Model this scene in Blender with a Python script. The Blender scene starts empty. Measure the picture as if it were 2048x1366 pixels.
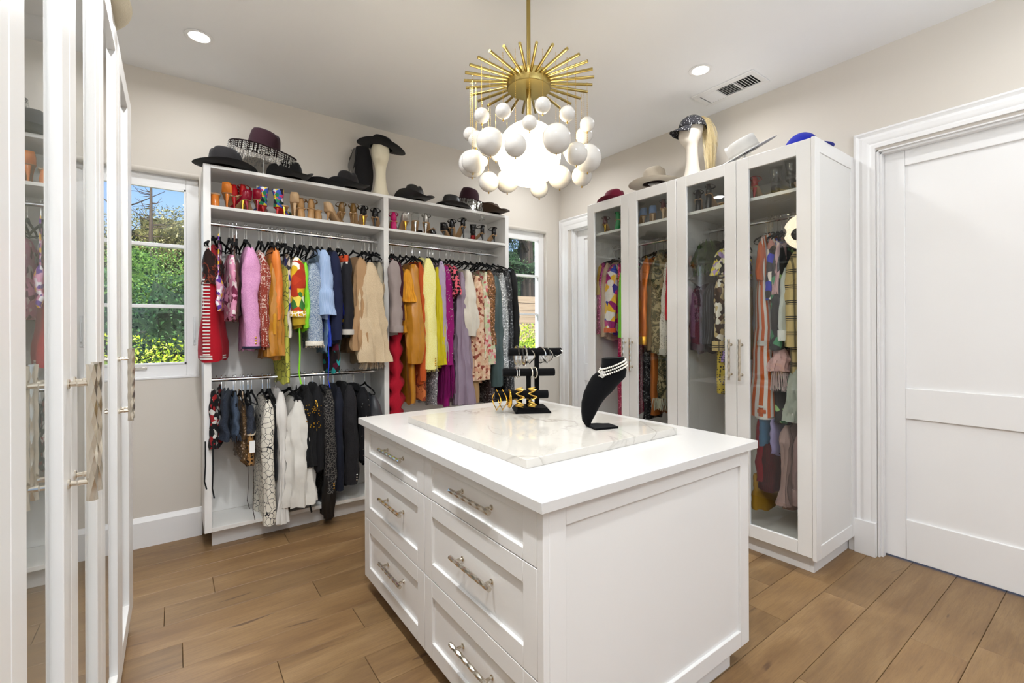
import bpy, math, random, mathutils.noise
from mathutils import Vector, Matrix
random.seed(7)
R = math.radians
sc = bpy.context.scene
COL = sc.collection
PI = math.pi

# ------------------------------------------------------------------ camera
FPX, YAW, ROLL, CY, HC = 926.3, 0.630446, -0.00423, 660.5, 1.36
FW = Vector((math.sin(YAW), math.cos(YAW), 0))
R0 = Vector((math.cos(YAW), -math.sin(YAW), 0))
U0 = Vector((0, 0, 1))
RT = math.cos(ROLL)*R0 + math.sin(ROLL)*U0
UP = -math.sin(ROLL)*R0 + math.cos(ROLL)*U0
cam_d = bpy.data.cameras.new('camera'); cam = bpy.data.objects.new('camera', cam_d); COL.objects.link(cam)
cam.matrix_world = Matrix(((RT.x, UP.x, -FW.x, 0), (RT.y, UP.y, -FW.y, 0), (RT.z, UP.z, -FW.z, HC), (0, 0, 0, 1)))
cam_d.sensor_width = 36; cam_d.lens = FPX/2048*36; cam_d.shift_y = (CY-683)/2048
cam_d.clip_start = 0.02; cam_d.clip_end = 200
sc.camera = cam
# ------------------------------------------------------------------ world, sun, exposure
sc.view_settings.view_transform = 'Standard'; sc.view_settings.look = 'None'
sc.view_settings.gamma = 1; sc.view_settings.use_curve_mapping = False
sc.view_settings.exposure = 0.42
w = bpy.data.worlds.new('world'); sc.world = w; w.use_nodes = True
nt = w.node_tree; bg = nt.nodes['Background']
geo = nt.nodes.new('ShaderNodeTexCoord'); sep = nt.nodes.new('ShaderNodeSeparateXYZ')
rmp = nt.nodes.new('ShaderNodeValToRGB')
nt.links.new(geo.outputs['Generated'], sep.inputs[0]); nt.links.new(sep.outputs[2], rmp.inputs[0])
cr = rmp.color_ramp
cr.elements[0].position = 0.0; cr.elements[0].color = (.62, .74, .88, 1)
cr.elements[1].position = 0.5; cr.elements[1].color = (.12, .30, .74, 1)
e = cr.elements.new(0.16); e.color = (.42, .62, .92, 1)
e = cr.elements.new(0.30); e.color = (.22, .43, .85, 1)
nt.links.new(rmp.outputs[0], bg.inputs[0]); bg.inputs[1].default_value = 1.0
sun_d = bpy.data.lights.new('sun', 'SUN'); sun_d.energy = 7.0; sun_d.angle = R(.6); sun_d.color = (1, .95, .84)
sun = bpy.data.objects.new('sun', sun_d); COL.objects.link(sun)
sun.rotation_euler = (R(38), R(-12), 0)

CAN = dict(a=5.0, b=6.0, c=6.5, left=22.0, right=2.5, rear=7.0)      # recessed lights, by place
GLOBE_E = 9.5
REAR_W = 58.0
WIN_W = (60.0, 130.0)
# added fill lamp, unseen behind the viewer, that washes the ceiling and bounces down
ra = bpy.data.lights.new('rear_fill', 'AREA'); ra.shape = 'RECTANGLE'; ra.size = 2.2; ra.size_y = 1.9
ra.energy = REAR_W; ra.color = (.80, .90, 1)
rao = bpy.data.objects.new('rear_fill', ra); COL.objects.link(rao); rao.location = (1.3, -1.1, 1.95); rao.rotation_euler = (R(180), 0, 0)

# daylight falling in through the two back windows (sources stand outside, above the window heads)
for nm_, x_, tx_, e_ in (('window_daylight', -.2, .6, WIN_W[0]), ('window_daylight', 2.75, 3.1, WIN_W[1])):
    d_ = bpy.data.lights.new(nm_, 'AREA'); d_.shape = 'RECTANGLE'; d_.size = .9; d_.size_y = .5; d_.energy = e_; d_.color = (.82, .91, 1)
    o_ = bpy.data.objects.new(nm_, d_); COL.objects.link(o_); o_.location = (x_, 4.75, 2.85)
    o_.rotation_euler = (Vector((tx_, 3.0, 1.1))-o_.location).to_track_quat('-Z', 'Y').to_euler()

# ------------------------------------------------------------------ pixel -> place helpers (photo frame 2048x1366)
CP = Vector((0, 0, HC))
def ray(px, py): return FW + RT*((px-1024)/FPX) - UP*((py-CY)/FPX)
def onX(px, py, x): d = ray(px, py); return CP + d*(x/d.x)
def onY(px, py, y): d = ray(px, py); return CP + d*(y/d.y)
def onZ(px, py, z): d = ray(px, py); return CP + d*((z-HC)/d.z)
def at(px, py, f): return CP + ray(px, py)*f

# ------------------------------------------------------------------ mesh helpers
class MB:
    def __init__(s): s.v = []; s.f = []; s.m = []; s.mi = 0
    def add(s, vs, fs):
        o = len(s.v); s.v += [tuple(v) for v in vs]; s.f += [tuple(i+o for i in f) for f in fs]; s.m += [s.mi]*len(fs); return s
    def box(s, x0, x1, y0, y1, z0, z1):
        if x0 > x1: x0, x1 = x1, x0
        if y0 > y1: y0, y1 = y1, y0
        if z0 > z1: z0, z1 = z1, z0
        return s.add([(x0,y0,z0),(x1,y0,z0),(x1,y1,z0),(x0,y1,z0),(x0,y0,z1),(x1,y0,z1),(x1,y1,z1),(x0,y1,z1)],
              [(0,3,2,1),(4,5,6,7),(0,1,5,4),(1,2,6,5),(2,3,7,6),(3,0,4,7)])
    def obox(s, c, a, b, u, la, lb, lu):
        c, a, b, u = Vector(c), Vector(a).normalized(), Vector(b).normalized(), Vector(u).normalized()
        vs = [c+a*(i*la/2)+b*(j*lb/2)+u*(k*lu/2) for k in (-1,1) for j in (-1,1) for i in (-1,1)]
        return s.add(vs, [(0,2,3,1),(4,5,7,6),(0,1,5,4),(1,3,7,5),(3,2,6,7),(2,0,4,6)])
    def rings(s, rs, cap0=True, cap1=True, closed=True):
        n = len(rs[0]); o = []
        vs = [p for r in rs for p in r]; fs = []
        for i in range(len(rs)-1):
            for j in range(n if closed else n-1):
                k = (j+1) % n
                fs.append((i*n+j, i*n+k, (i+1)*n+k, (i+1)*n+j))
        if cap0: fs.append(tuple(range(n-1, -1, -1)))
        if cap1: fs.append(tuple(range((len(rs)-1)*n, len(rs)*n)))
        return s.add(vs, fs)
    def tube(s, pts, rad, n=8, cap=True, closed=False):
        pts = [Vector(p) for p in pts]; N = len(pts)
        if not isinstance(rad, (list, tuple)): rad = [rad]*N
        rs = []; prev = None
        for i, p in enumerate(pts):
            a = pts[(i-1) % N] if (closed or i > 0) else p
            b = pts[(i+1) % N] if (closed or i < N-1) else p
            t = (b-a)
            t = t.normalized() if t.length > 1e-9 else Vector((0,0,1))
            if prev is None:
                u = t.cross(Vector((0,0,1)))
                if u.length < 1e-3: u = t.cross(Vector((0,1,0)))
            else: u = prev - t*prev.dot(t)
            u.normalize(); prev = u; v = t.cross(u)
            r = rad[i]; ru, rv = r if isinstance(r, (list, tuple)) else (r, r)
            rs.append([p + u*(ru*math.cos(2*PI*k/n)) + v*(rv*math.sin(2*PI*k/n)) for k in range(n)])
        if closed: rs.append(rs[0]); cap = False
        return s.rings(rs, cap, cap)
    def lathe(s, prof, c=(0,0,0), n=24, cap0=True, cap1=True, sx=1, sy=1, fn=None):
        rs = []
        for r, z in prof:
            ring = []
            for k in range(n):
                a = 2*PI*k/n; p = Vector((c[0]+sx*r*math.cos(a), c[1]+sy*r*math.sin(a), c[2]+z))
                ring.append(fn(p, a, r, z) if fn else p)
            rs.append(ring)
        return s.rings(rs, cap0, cap1)
    def sphere(s, c, r, n=12, m=8, sx=1, sy=1, sz=1):
        prof = [(r*math.sin(PI*i/m), -r*sz*math.cos(PI*i/m)) for i in range(m+1)]
        prof[0] = (r*.01, prof[0][1]); prof[-1] = (r*.01, prof[-1][1])
        return s.lathe(prof, c, n, True, True, sx, sy)
    def xf(s, M, start=0):
        s.v[start:] = [tuple(M @ Vector(v)) for v in s.v[start:]]; return s
    def build(s, name, mat, parent=None, smooth=40, bevel=0, solid=0, world=True, loc=None, sub=0):
        me = bpy.data.meshes.new(name)
        vs = s.v
        if parent is not None and world:
            L = wloc(parent); vs = [(v[0]-L.x, v[1]-L.y, v[2]-L.z) for v in vs]
        me.from_pydata(vs, [], s.f); me.update()
        if getattr(s, 'wrap', None) and len(s.wrap) == len(vs): me.attributes.new('wrap', 'FLOAT', 'POINT').data.foreach_set('value', s.wrap)
        mats = mat if isinstance(mat, (list, tuple)) else [mat]
        for m in mats: me.materials.append(m)
        if len(mats) > 1: me.polygons.foreach_set('material_index', s.m)
        if smooth:
            me.polygons.foreach_set('use_smooth', [True]*len(me.polygons))
            me.set_sharp_from_angle(angle=R(smooth))
        o = bpy.data.objects.new(name, me); COL.objects.link(o)
        if parent is not None: o.parent = parent
        if loc is not None: o.location = loc
        if solid:
            md = o.modifiers.new('solid', 'SOLIDIFY'); md.thickness = solid; md.offset = 0
        if bevel:
            md = o.modifiers.new('bevel', 'BEVEL'); md.width = bevel; md.segments = 2; md.limit_method = 'ANGLE'; md.angle_limit = R(40)
        if sub:
            md = o.modifiers.new('sub', 'SUBSURF'); md.levels = sub; md.render_levels = sub
        return o
def wloc(o):
    L = Vector(o.location); p = o.parent
    while p: L = L + Vector(p.location); p = p.parent
    return L
def tag(o, label=None, cat=None, group=None, kind=None):
    if label: o['label'] = label
    if cat: o['category'] = cat
    if group: o['group'] = group
    if kind: o['kind'] = kind
    return o
def thing(name, label, cat, loc=(0,0,0), rz=0, group=None, rot=None):
    o = bpy.data.objects.new(name, None); COL.objects.link(o); o.empty_display_size = .05
    o.location = loc; o.rotation_euler = rot if rot else (0, 0, rz)
    return tag(o, label, cat, group)
def dup(root, loc, rz=None, label=None, group=None, rot=None):
    r = root.copy(); COL.objects.link(r); r.location = loc
    if rz is not None: r.rotation_euler = (0, 0, rz)
    if rot is not None: r.rotation_euler = rot
    if label: r['label'] = label
    if group: r['group'] = group
    def rec(a, b):
        for ch in list(a.children):
            c = ch.copy(); COL.objects.link(c); c.parent = b; rec(ch, c)
    rec(root, r)
    return r

# ------------------------------------------------------------------ materials
def lin(c):
    f = lambda v: (v/255)/12.92 if v/255 <= .04045 else ((v/255+.055)/1.055)**2.4
    return (f(c[0]), f(c[1]), f(c[2]), 1)
class NG:
    def __init__(s, name):
        s.mat = bpy.data.materials.new(name); s.mat.use_nodes = True; s.t = s.mat.node_tree
        s.b = s.t.nodes['Principled BSDF']; s.out = s.t.nodes['Material Output']
    def n(s, typ, **kw):
        x = s.t.nodes.new('ShaderNode'+typ)
        for k, v in kw.items():
            if k[0] == 'i':
                key = k[1:]; x.inputs[int(key) if key.isdigit() else key].default_value = v
            else: setattr(x, k, v)
        return x
    def l(s, a, b): s.t.links.new(a, b)
    def coord(s, scale=(1,1,1), rot=(0,0,0), which='Object'):
        tc = s.n('TexCoord'); mp = s.n('Mapping'); mp.inputs['Scale'].default_value = scale; mp.inputs['Rotation'].default_value = rot
        s.l(tc.outputs[which], mp.inputs[0]); return mp.outputs[0]
    def ramp(s, fac, cols, const=False):
        r = s.n('ValToRGB'); c = r.color_ramp
        if const: c.interpolation = 'CONSTANT'
        while len(c.elements) < len(cols): c.elements.new(.5)
        for i, (p, col) in enumerate(cols): c.elements[i].position = p
        for i, (p, col) in enumerate(cols): c.elements[i].color = col
        s.l(fac, r.inputs[0]); return r.outputs[0]
    def math(s, op, a, b=None):
        x = s.n('Math', operation=op)
        for i, q in enumerate((a, b)):
            if q is None: continue
            if isinstance(q, (int, float)): x.inputs[i].default_value = q
            else: s.l(q, x.inputs[i])
        return x.outputs[0]
    def mix(s, fac, a, b):
        x = s.n('Mix', data_type='RGBA')
        for i, q in ((0, fac), (6, a), (7, b)):
            if isinstance(q, (int, float, tuple)): x.inputs[i].default_value = q
            else: s.l(q, x.inputs[i])
        return x.outputs[2]
    def bump(s, h, strength=.3, dist=.002):
        b = s.n('Bump'); b.inputs['Strength'].default_value = strength; b.inputs['Distance'].default_value = dist
        s.l(h, b.inputs['Height']); s.l(b.outputs[0], s.b.inputs['Normal'])
    def set(s, **kw):
        for k, v in kw.items():
            key = {'col':'Base Color','rough':'Roughness','metal':'Metallic','spec':'Specular IOR Level','sheen':'Sheen Weight','coat':'Coat Weight','sss':'Subsurface Weight','trans':'Transmission Weight','alpha':'Alpha','ior':'IOR','ec':'Emission Color','es':'Emission Strength'}[k]
            if isinstance(v, (int, float, tuple)): s.b.inputs[key].default_value = v
            else: s.l(v, s.b.inputs[key])
        return s
_mc = {}
def paint(name, c, rough=.45, bump=0, spec=.5):
    if name in _mc: return _mc[name]
    g = NG(name); co = g.coord()
    nz = g.n('TexNoise'); nz.inputs['Scale'].default_value = 3.0; g.l(co, nz.inputs[0])
    a = lin(c); b = tuple(x*.965 for x in a[:3])+(1,)
    g.set(col=g.mix(nz.outputs[0], a, b), rough=rough, spec=spec)
    if bump:
        n2 = g.n('TexNoise'); n2.inputs['Scale'].default_value = 220; g.l(co, n2.inputs[0]); g.bump(n2.outputs[0], bump, .001)
    _mc[name] = g.mat; return g.mat
def solid(name, c, rough=.5, metal=0, **kw):
    if name in _mc: return _mc[name]
    g = NG(name); g.set(col=lin(c), rough=rough, metal=metal, **kw); _mc[name] = g.mat; return g.mat
def emis(name, c, s):
    g = NG(name); g.set(col=lin(c), ec=lin(c), es=s, rough=.4); return g.mat
def glass(name, tint=(1,1,1,1), ior=1.5, gl=(1,1,1,1)):
    g = NG(name); g.t.nodes.remove(g.b)
    tr = g.n('BsdfTransparent'); tr.inputs[0].default_value = tint
    gs = g.n('BsdfGlossy'); gs.inputs[0].default_value = gl; gs.inputs['Roughness'].default_value = .0
    fr = g.n('Fresnel'); fr.inputs[0].default_value = ior
    ge = g.n('NewGeometry'); inv = g.math('SUBTRACT', 1.0, ge.outputs['Backfacing']); two = g.math('DIVIDE', g.math('MULTIPLY', fr.outputs[0], 2.0), g.math('ADD', fr.outputs[0], 1.0)); fac = g.math('MULTIPLY', two, inv)
    mx = g.n('MixShader'); g.l(fac, mx.inputs[0]); g.l(tr.outputs[0], mx.inputs[1]); g.l(gs.outputs[0], mx.inputs[2])
    g.l(mx.outputs[0], g.out.inputs[0]); return g.mat

WHITE = paint('white_lacquer', (233, 231, 228), .32)
WHITE_IN = paint('white_melamine', (226, 224, 220), .45)
TRIM = paint('white_trim_paint', (236, 234, 232), .35)
WALL = paint('greige_wall_paint', (212, 204, 193), .75, .12)
CEIL = paint('white_ceiling_paint', (240, 239, 238), .8, .1)
QUARTZ = paint('white_quartz', (216, 214, 211), .22)
CHROME = solid('chrome', (225, 225, 225), .12, 1)
NICKEL = solid('polished_nickel', (214, 206, 192), .14, 1)
BRASS = solid('brushed_brass', (166, 146, 88), .3, 1)
GOLD = solid('gold', (225, 178, 70), .22, 1)
SILVER = solid('silver', (215, 215, 215), .15, 1)
DARK = solid('dark_void', (25, 24, 23), .8)
VELVET = solid('black_velvet', (11, 11, 13), .92, 0, sheen=.05, spec=.1)
PANE = glass('clear_glass', (.97, .985, .98, 1))
WPANE = glass('window_glass', (.98, .99, .99, 1), 1.35)

def fab(c1, pat='plain', c2=None, s=1.0, rough=.8, metal=0, sheen=.1, cols=None, a=.5):
    """procedural cloth; pat: plain, tweed, sv (vertical stripes), sh (bands), plaid, dots, cells, lines, sequin, lace, camo"""
    key = ('fab', c1, pat, c2, s, rough, metal, tuple(cols) if cols else None, a)
    if key in _mc: return _mc[key]
    g = NG('cloth_'+pat); co = g.coord((1,1,1)); A = lin(c1); B = lin(c2) if c2 else tuple(x*.72 for x in A[:3])+(1,)
    sp = g.n('SeparateXYZ'); g.l(co, sp.inputs[0]); X, Y, Z = sp.outputs
    h = None
    def noise(scale, det=2, dist=0):
        n = g.n('TexNoise'); n.inputs['Scale'].default_value = scale; n.inputs['Detail'].default_value = det; n.inputs['Distortion'].default_value = dist
        g.l(co, n.inputs[0]); return n.outputs[0]
    def voro(scale, feat='F1', rnd=1.0):
        v = g.n('TexVoronoi', feature=feat); v.inputs['Scale'].default_value = scale
        if 'Randomness' in v.inputs: v.inputs['Randomness'].default_value = rnd
        g.l(co, v.inputs['Vector']); return v
    fine = noise(260)
    if pat == 'plain': col = g.mix(noise(14), A, tuple(x*.82 for x in A[:3])+(1,)); h = fine
    elif pat == 'tweed':
        n1 = noise(300*s, 1); col = g.ramp(n1, [(.40, A), (.58, B)]); h = n1
    elif pat == 'sv':
        t = g.math('FRACT', g.math('MULTIPLY', g.math('ADD', X, Y), 30*s)); col = g.mix(g.math('GREATER_THAN', t, a), A, B); h = fine
    elif pat == 'sw':
        at_ = g.n('Attribute', attribute_name='wrap'); t = g.math('FRACT', g.math('MULTIPLY', at_.outputs['Fac'], 30*s)); col = g.mix(g.math('GREATER_THAN', t, a), A, B); h = fine
    elif pat == 'sh':
        t = g.math('FRACT', g.math('MULTIPLY', Z, 30*s)); col = g.mix(g.math('GREATER_THAN', t, a), A, B); h = fine
    elif pat == 'plaid':
        t1 = g.math('GREATER_THAN', g.math('FRACT', g.math('MULTIPLY', Z, 11*s)), .72)
        t2 = g.math('GREATER_THAN', g.math('FRACT', g.math('MULTIPLY', g.math('ADD', X, Y), 17*s)), .75)
        t3 = g.math('GREATER_THAN', g.math('FRACT', g.math('MULTIPLY', Z, 88*s)), .5)
        m = g.mix(g.math('MULTIPLY', t1, t3), A, B); m2 = g.mix(g.math('MULTIPLY', t2, .7), m, B); col = m2; h = fine
    elif pat == 'dots':
        v = voro(60*s, rnd=.35); col = g.mix(g.math('LESS_THAN', v.outputs['Distance'], a), A, B); h = v.outputs['Distance']
    elif pat == 'cells':
        v = voro(28*s); q = g.n('SeparateColor'); g.l(v.outputs['Color'], q.inputs[0])
        L = [c1]+list(cols); col = g.ramp(q.outputs[0], [(i/len(L), lin(c)) for i, c in enumerate(L)], True); h = fine
    elif pat == 'camo':
        n = noise(16*s, 3, 1.2); L = [c1]+list(cols)
        col = g.ramp(n, [(0, lin(L[0]))]+[(.40+.22*i/len(L), lin(c)) for i, c in enumerate(L[1:])], True); h = fine
    elif pat == 'lines':
        v = voro(22*s, 'DISTANCE_TO_EDGE'); col = g.mix(g.math('LESS_THAN', v.outputs['Distance'], a*.1), A, B); h = fine
    elif pat == 'lace':
        v = voro(150*s, 'DISTANCE_TO_EDGE'); col = g.mix(g.math('LESS_THAN', v.outputs['Distance'], .12), tuple((p+q)/2 for p, q in zip(A, B)), A)
        n = noise(24, 3, 1); col = g.mix(n, col, A); h = v.outputs['Distance']
    elif pat == 'sequin':
        v = voro(150*s); q = g.n('SeparateColor'); g.l(v.outputs['Color'], q.inputs[0])
        col = g.ramp(q.outputs[0], [(0, B), (.55, A), (.85, A), (.93, tuple(min(1, x*2+.25) for x in A[:3])+(1,))]); h = q.outputs[1]
        rough = .3; metal = max(metal, .45)
    g.set(col=col, rough=rough, metal=metal, sheen=sheen*.35, spec=.25 if rough > .6 else .5)
    g.bump(h, .6 if pat in ('sequin', 'tweed', 'lace') else .25, .003)
    _mc[key] = g.mat; return g.mat
#@@ROOM
# ------------------------------------------------------------------ the room shell
XL, XR, YB, YR, ZC = -0.80, 3.385, 3.745, -2.6, 3.03
def struct(name, mb, m, parent=None, **kw):
    o = mb.build(name, m, parent, **kw)
    if parent is None: o['kind'] = 'structure'
    return o
def wall_x(mb, y0, y1, holes, z1=ZC, x=(XL-.2, XR+.2)):
    xs = x[0]
    for (a, b, z0, z2) in holes:
        mb.box(xs, a, y0, y1, 0, z1); mb.box(a, b, y0, y1, 0, z0); mb.box(a, b, y0, y1, z2, z1); xs = b
    mb.box(xs, x[1], y0, y1, 0, z1)
W1 = (-.60, .138, 1.067, 2.40); W2 = (2.475, 3.19, 1.067, 2.40)
b = MB(); wall_x(b, YB, YB+.16, [W1, W2]); struct('wall_back', b, WALL, smooth=0)
b = MB()
b.box(XR, XR+.16, YR, .02, 0, ZC); b.box(XR, XR+.16, .02, .95, 2.42, ZC); b.box(XR, XR+.16, .95, 2.72, 0, ZC)
b.box(XR, XR+.16, 2.72, 3.575, 2.42, ZC); b.box(XR, XR+.16, 3.575, YB+.16, 0, ZC)
struct('wall_right', b, WALL, smooth=0)
struct('wall_left', MB().box(XL-.16, XL, YR, YB, 0, ZC), WALL, smooth=0)
b = MB(); wall_x(b, YR-.16, YR, [(.35, 2.65, .55, 2.55)]); struct('wall_rear', b, WALL, smooth=0)
struct('ceiling', MB().box(XL-.2, XR+.2, YR-1.8, YB+.16, ZC, ZC+.12), CEIL, smooth=0)  # runs out past the rear wall as an added, unseen eave blocking the sun

# --- floor: a base and single planks running along x
def wood_mat():
    g = NG('oak_plank'); oi = g.n('ObjectInfo'); tc = g.n('TexCoord')
    off = g.n('VectorMath', operation='SCALE'); cv = g.n('CombineXYZ'); g.l(oi.outputs['Random'], cv.inputs[0]); g.l(oi.outputs['Random'], cv.inputs[1]); g.l(oi.outputs['Random'], cv.inputs[2])
    g.l(cv.outputs[0], off.inputs[0]); off.inputs['Scale'].default_value = 43
    ad = g.n('VectorMath', operation='ADD'); g.l(tc.outputs['Object'], ad.inputs[0]); g.l(off.outputs[0], ad.inputs[1])
    def nz(scale, det, dist, sc_):
        mp = g.n('Mapping'); mp.inputs['Scale'].default_value = sc_; g.l(ad.outputs[0], mp.inputs[0])
        n = g.n('TexNoise'); n.inputs['Scale'].default_value = scale; n.inputs['Detail'].default_value = det; n.inputs['Distortion'].default_value = dist
        g.l(mp.outputs[0], n.inputs[0]); return n.outputs[0]
    broad = nz(1.6, 3, 1.2, (.9, 3.2, 1)); grain = nz(9, 4, .6, (.55, 8, 1)); fine = nz(55, 3, 0, (.45, 6, 1))
    c = g.ramp(broad, [(.3, lin((120, 92, 61))), (.5, lin((137, 108, 72))), (.72, lin((151, 122, 85)))])
    c = g.mix(g.ramp(grain, [(.42, (0,0,0,1)), (.70, (.4,.4,.4,1))]), c, lin((108, 80, 56)))
    c = g.mix(g.ramp(fine, [(.45, (0,0,0,1)), (.75, (.35,.35,.35,1))]), c, lin((104, 76, 52)))
    kn = nz(2.1, 2, 3.5, (.5, 3.0, 1)); c = g.mix(g.ramp(kn, [(.69, (0,0,0,1)), (.74, (.7,.7,.7,1))]), c, lin((78, 56, 42)))
    rnd = g.ramp(oi.outputs['Random'], [(0, (.92,.92,.92,1)), (.5, (1,.99,.98,1)), (1, (1.06,1.03,1.0,1))])
    mm = g.n('Mix', data_type='RGBA', blend_type='MULTIPLY'); mm.inputs[0].default_value = 1; g.l(c, mm.inputs[6]); g.l(rnd, mm.inputs[7])
    g.set(col=mm.outputs[2], rough=.42, spec=.35); g.bump(grain, .12, .002); return g.mat
OAK = wood_mat()
fl = thing('floor', None, None, (0, 0, 0)); fl['kind'] = 'structure'
struct('floor_base', MB().box(XL-.2, XR+.2, YR-.16, YB+.16, -.12, -.022), DARK, fl, smooth=0)
PW = .1873; rr = random.Random(4); k = 0
y = .43 - PW*17; joints = {11: .603, 13: .168, 15: .594, 10: 1.9, 12: 1.35, 14: -.35, 0: 2.61, 2: 1.2}
row = -17
while y < YB+.05:
    y1 = min(y+PW, YB+.05); xs = [XL-.1]
    j = joints.get(row, rr.uniform(-.3, 1.6)); a = j
    while a > XL: a -= rr.uniform(1.3, 1.9)
    cuts = []; a = j; cuts.append(j); t = j
    while t > XL+.3: t -= rr.uniform(1.25, 1.9); cuts.append(t)
    t = j
    while t < XR: t += rr.uniform(1.25, 1.9); cuts.append(t)
    cuts = sorted([c for c in cuts if XL-.05 < c < XR+.1])
    ed = [XL-.15]+cuts+[XR+.15]
    for q in range(len(ed)-1):
        L = ed[q+1]-ed[q]
        if L < .05: continue
        g_ = .0009; cx, cy_ = (ed[q]+ed[q+1])/2, (y+y1)/2; hx, hy = L/2-g_, (y1-y)/2-g_; c_ = .0015
        vs = [(-hx,-hy,-.02),(hx,-hy,-.02),(hx,hy,-.02),(-hx,hy,-.02),(-hx,-hy,-c_),(hx,-hy,-c_),(hx,hy,-c_),(-hx,hy,-c_),(-hx+c_,-hy+c_,0),(hx-c_,-hy+c_,0),(hx-c_,hy-c_,0),(-hx+c_,hy-c_,0)]
        fs = [(0,3,2,1),(0,1,5,4),(1,2,6,5),(2,3,7,6),(3,0,4,7),(4,5,9,8),(5,6,10,9),(6,7,11,10),(7,4,8,11),(8,9,10,11)]
        MB().add(vs, fs).build('plank', OAK, fl, smooth=0, loc=(cx, cy_, 0), world=False)
    y = y1; row += 1

# --- baseboards
def skirting(name, x0, x1, y, h=.188, n=(0, -1)):
    pr = [(0, 0), (.018, 0), (.018, h-.03), (.006, h-.004), (0, h)]
    b = MB(); 
    if n == (0, -1): rs = [[(X, y-d, z) for d, z in pr] for X in (x0, x1)]
    else: rs = [[(y-d, X, z) for d, z in pr] for X in (x0, x1)]
    b.rings(rs); return struct(name, b, TRIM, smooth=20)
skirting('baseboard_back', XL, .148, YB); skirting('baseboard_corner', 2.465, XR, YB)
skirting('baseboard_right', .95+.11, 1.09, XR, n=(-1, 0)); skirting('baseboard_right', YR, -.12, XR, n=(-1, 0))

# --- windows in the back wall
LATCH = solid('white_latch', (225, 226, 226), .3)
def window(name, X0, X1, z0, z1, latch):
    root = thing(name, None, None, ((X0+X1)/2, YB+.045, z0)); root['kind'] = 'structure'
    y0, y1 = YB+.045, YB+.11; f = .07
    b = MB(); b.box(X0, X0+f, y0, y1, z0, z1); b.box(X1-f, X1, y0, y1, z0, z1); b.box(X0+f, X1-f, y0, y1, z0, z0+f+.008); b.box(X0+f, X1-f, y0, y1, z1-f-.024, z1)
    b.build('window_frame', TRIM, root, bevel=.003)
    gx0, gx1, gz0, gz1 = X0+f, X1-f, z0+f+.008, z1-f-.024
    b = MB(); s = .012; ya, yb = y0-.006, y0+.02
    b.box(gx0, gx0+s, ya, yb, gz0, gz1); b.box(gx1-s, gx1, ya, yb, gz0, gz1); b.box(gx0, gx1, ya, yb, gz0, gz0+s); b.box(gx0, gx1, ya, yb, gz1-s, gz1)
    b.build('glazing_bead', TRIM, root, bevel=.001)
    for z in (1.927, 1.527):
        MB().box(gx0, gx1, y0+.004, y0+.05, z-.011, z+.011).build('muntin', TRIM, root, bevel=.002)
    for a, c in ((gz0, 1.527), (1.527, 1.927), (1.927, gz1)):
        MB().box(gx0, gx1, y0+.028, y0+.033, a, c).build('glass_pane', WPANE, root, smooth=0)
    MB().box(X0+.001, X1-.001, YB-.004, y0, z0-.012, z0+.003).build('sill', TRIM, root, bevel=.003)
    if latch:
        b = MB(); x = X1-.026; b.box(x-.007, x+.007, y0-.008, y0, 1.27, 1.46); b.box(x-.004, x+.004, y0-.026, y0-.008, 1.30, 1.42)
        b.build('latch', LATCH, root, bevel=.002)
        b = MB(); x = -.17; b.box(x-.03, x+.03, y0-.012, y0, z0+.048, z0+.066); b.build('crank_handle', NICKEL, root, bevel=.003)
    return root
window('window_1', *W1, True); window('window_2', *W2, False)
# rounded plaster heads over the window openings
for i, (X0, X1, z0, z1) in enumerate((W1, W2)):
    b = MB(); b.tube([(X0-.004, YB+.022, z1+.002), (X1+.004, YB+.022, z1+.002)], .024, 14)
    struct('trim_%d' % (i+1), b, WALL)
# frame of an unseen opening, added behind the camera to let light in
root = thing('added_rear_opening', None, None, (1.5, YR-.1, .55)); root['kind'] = 'structure'
b = MB(); b.box(.35, .43, YR-.12, YR-.05, .55, 2.55); b.box(2.57, 2.65, YR-.12, YR-.05, .55, 2.55); b.box(.43, 2.57, YR-.12, YR-.05, .55, .63); b.box(.43, 2.57, YR-.12, YR-.05, 2.47, 2.55); b.box(1.46, 1.54, YR-.12, YR-.05, .63, 2.47)
b.build('window_frame', TRIM, root, bevel=.003)

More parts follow.
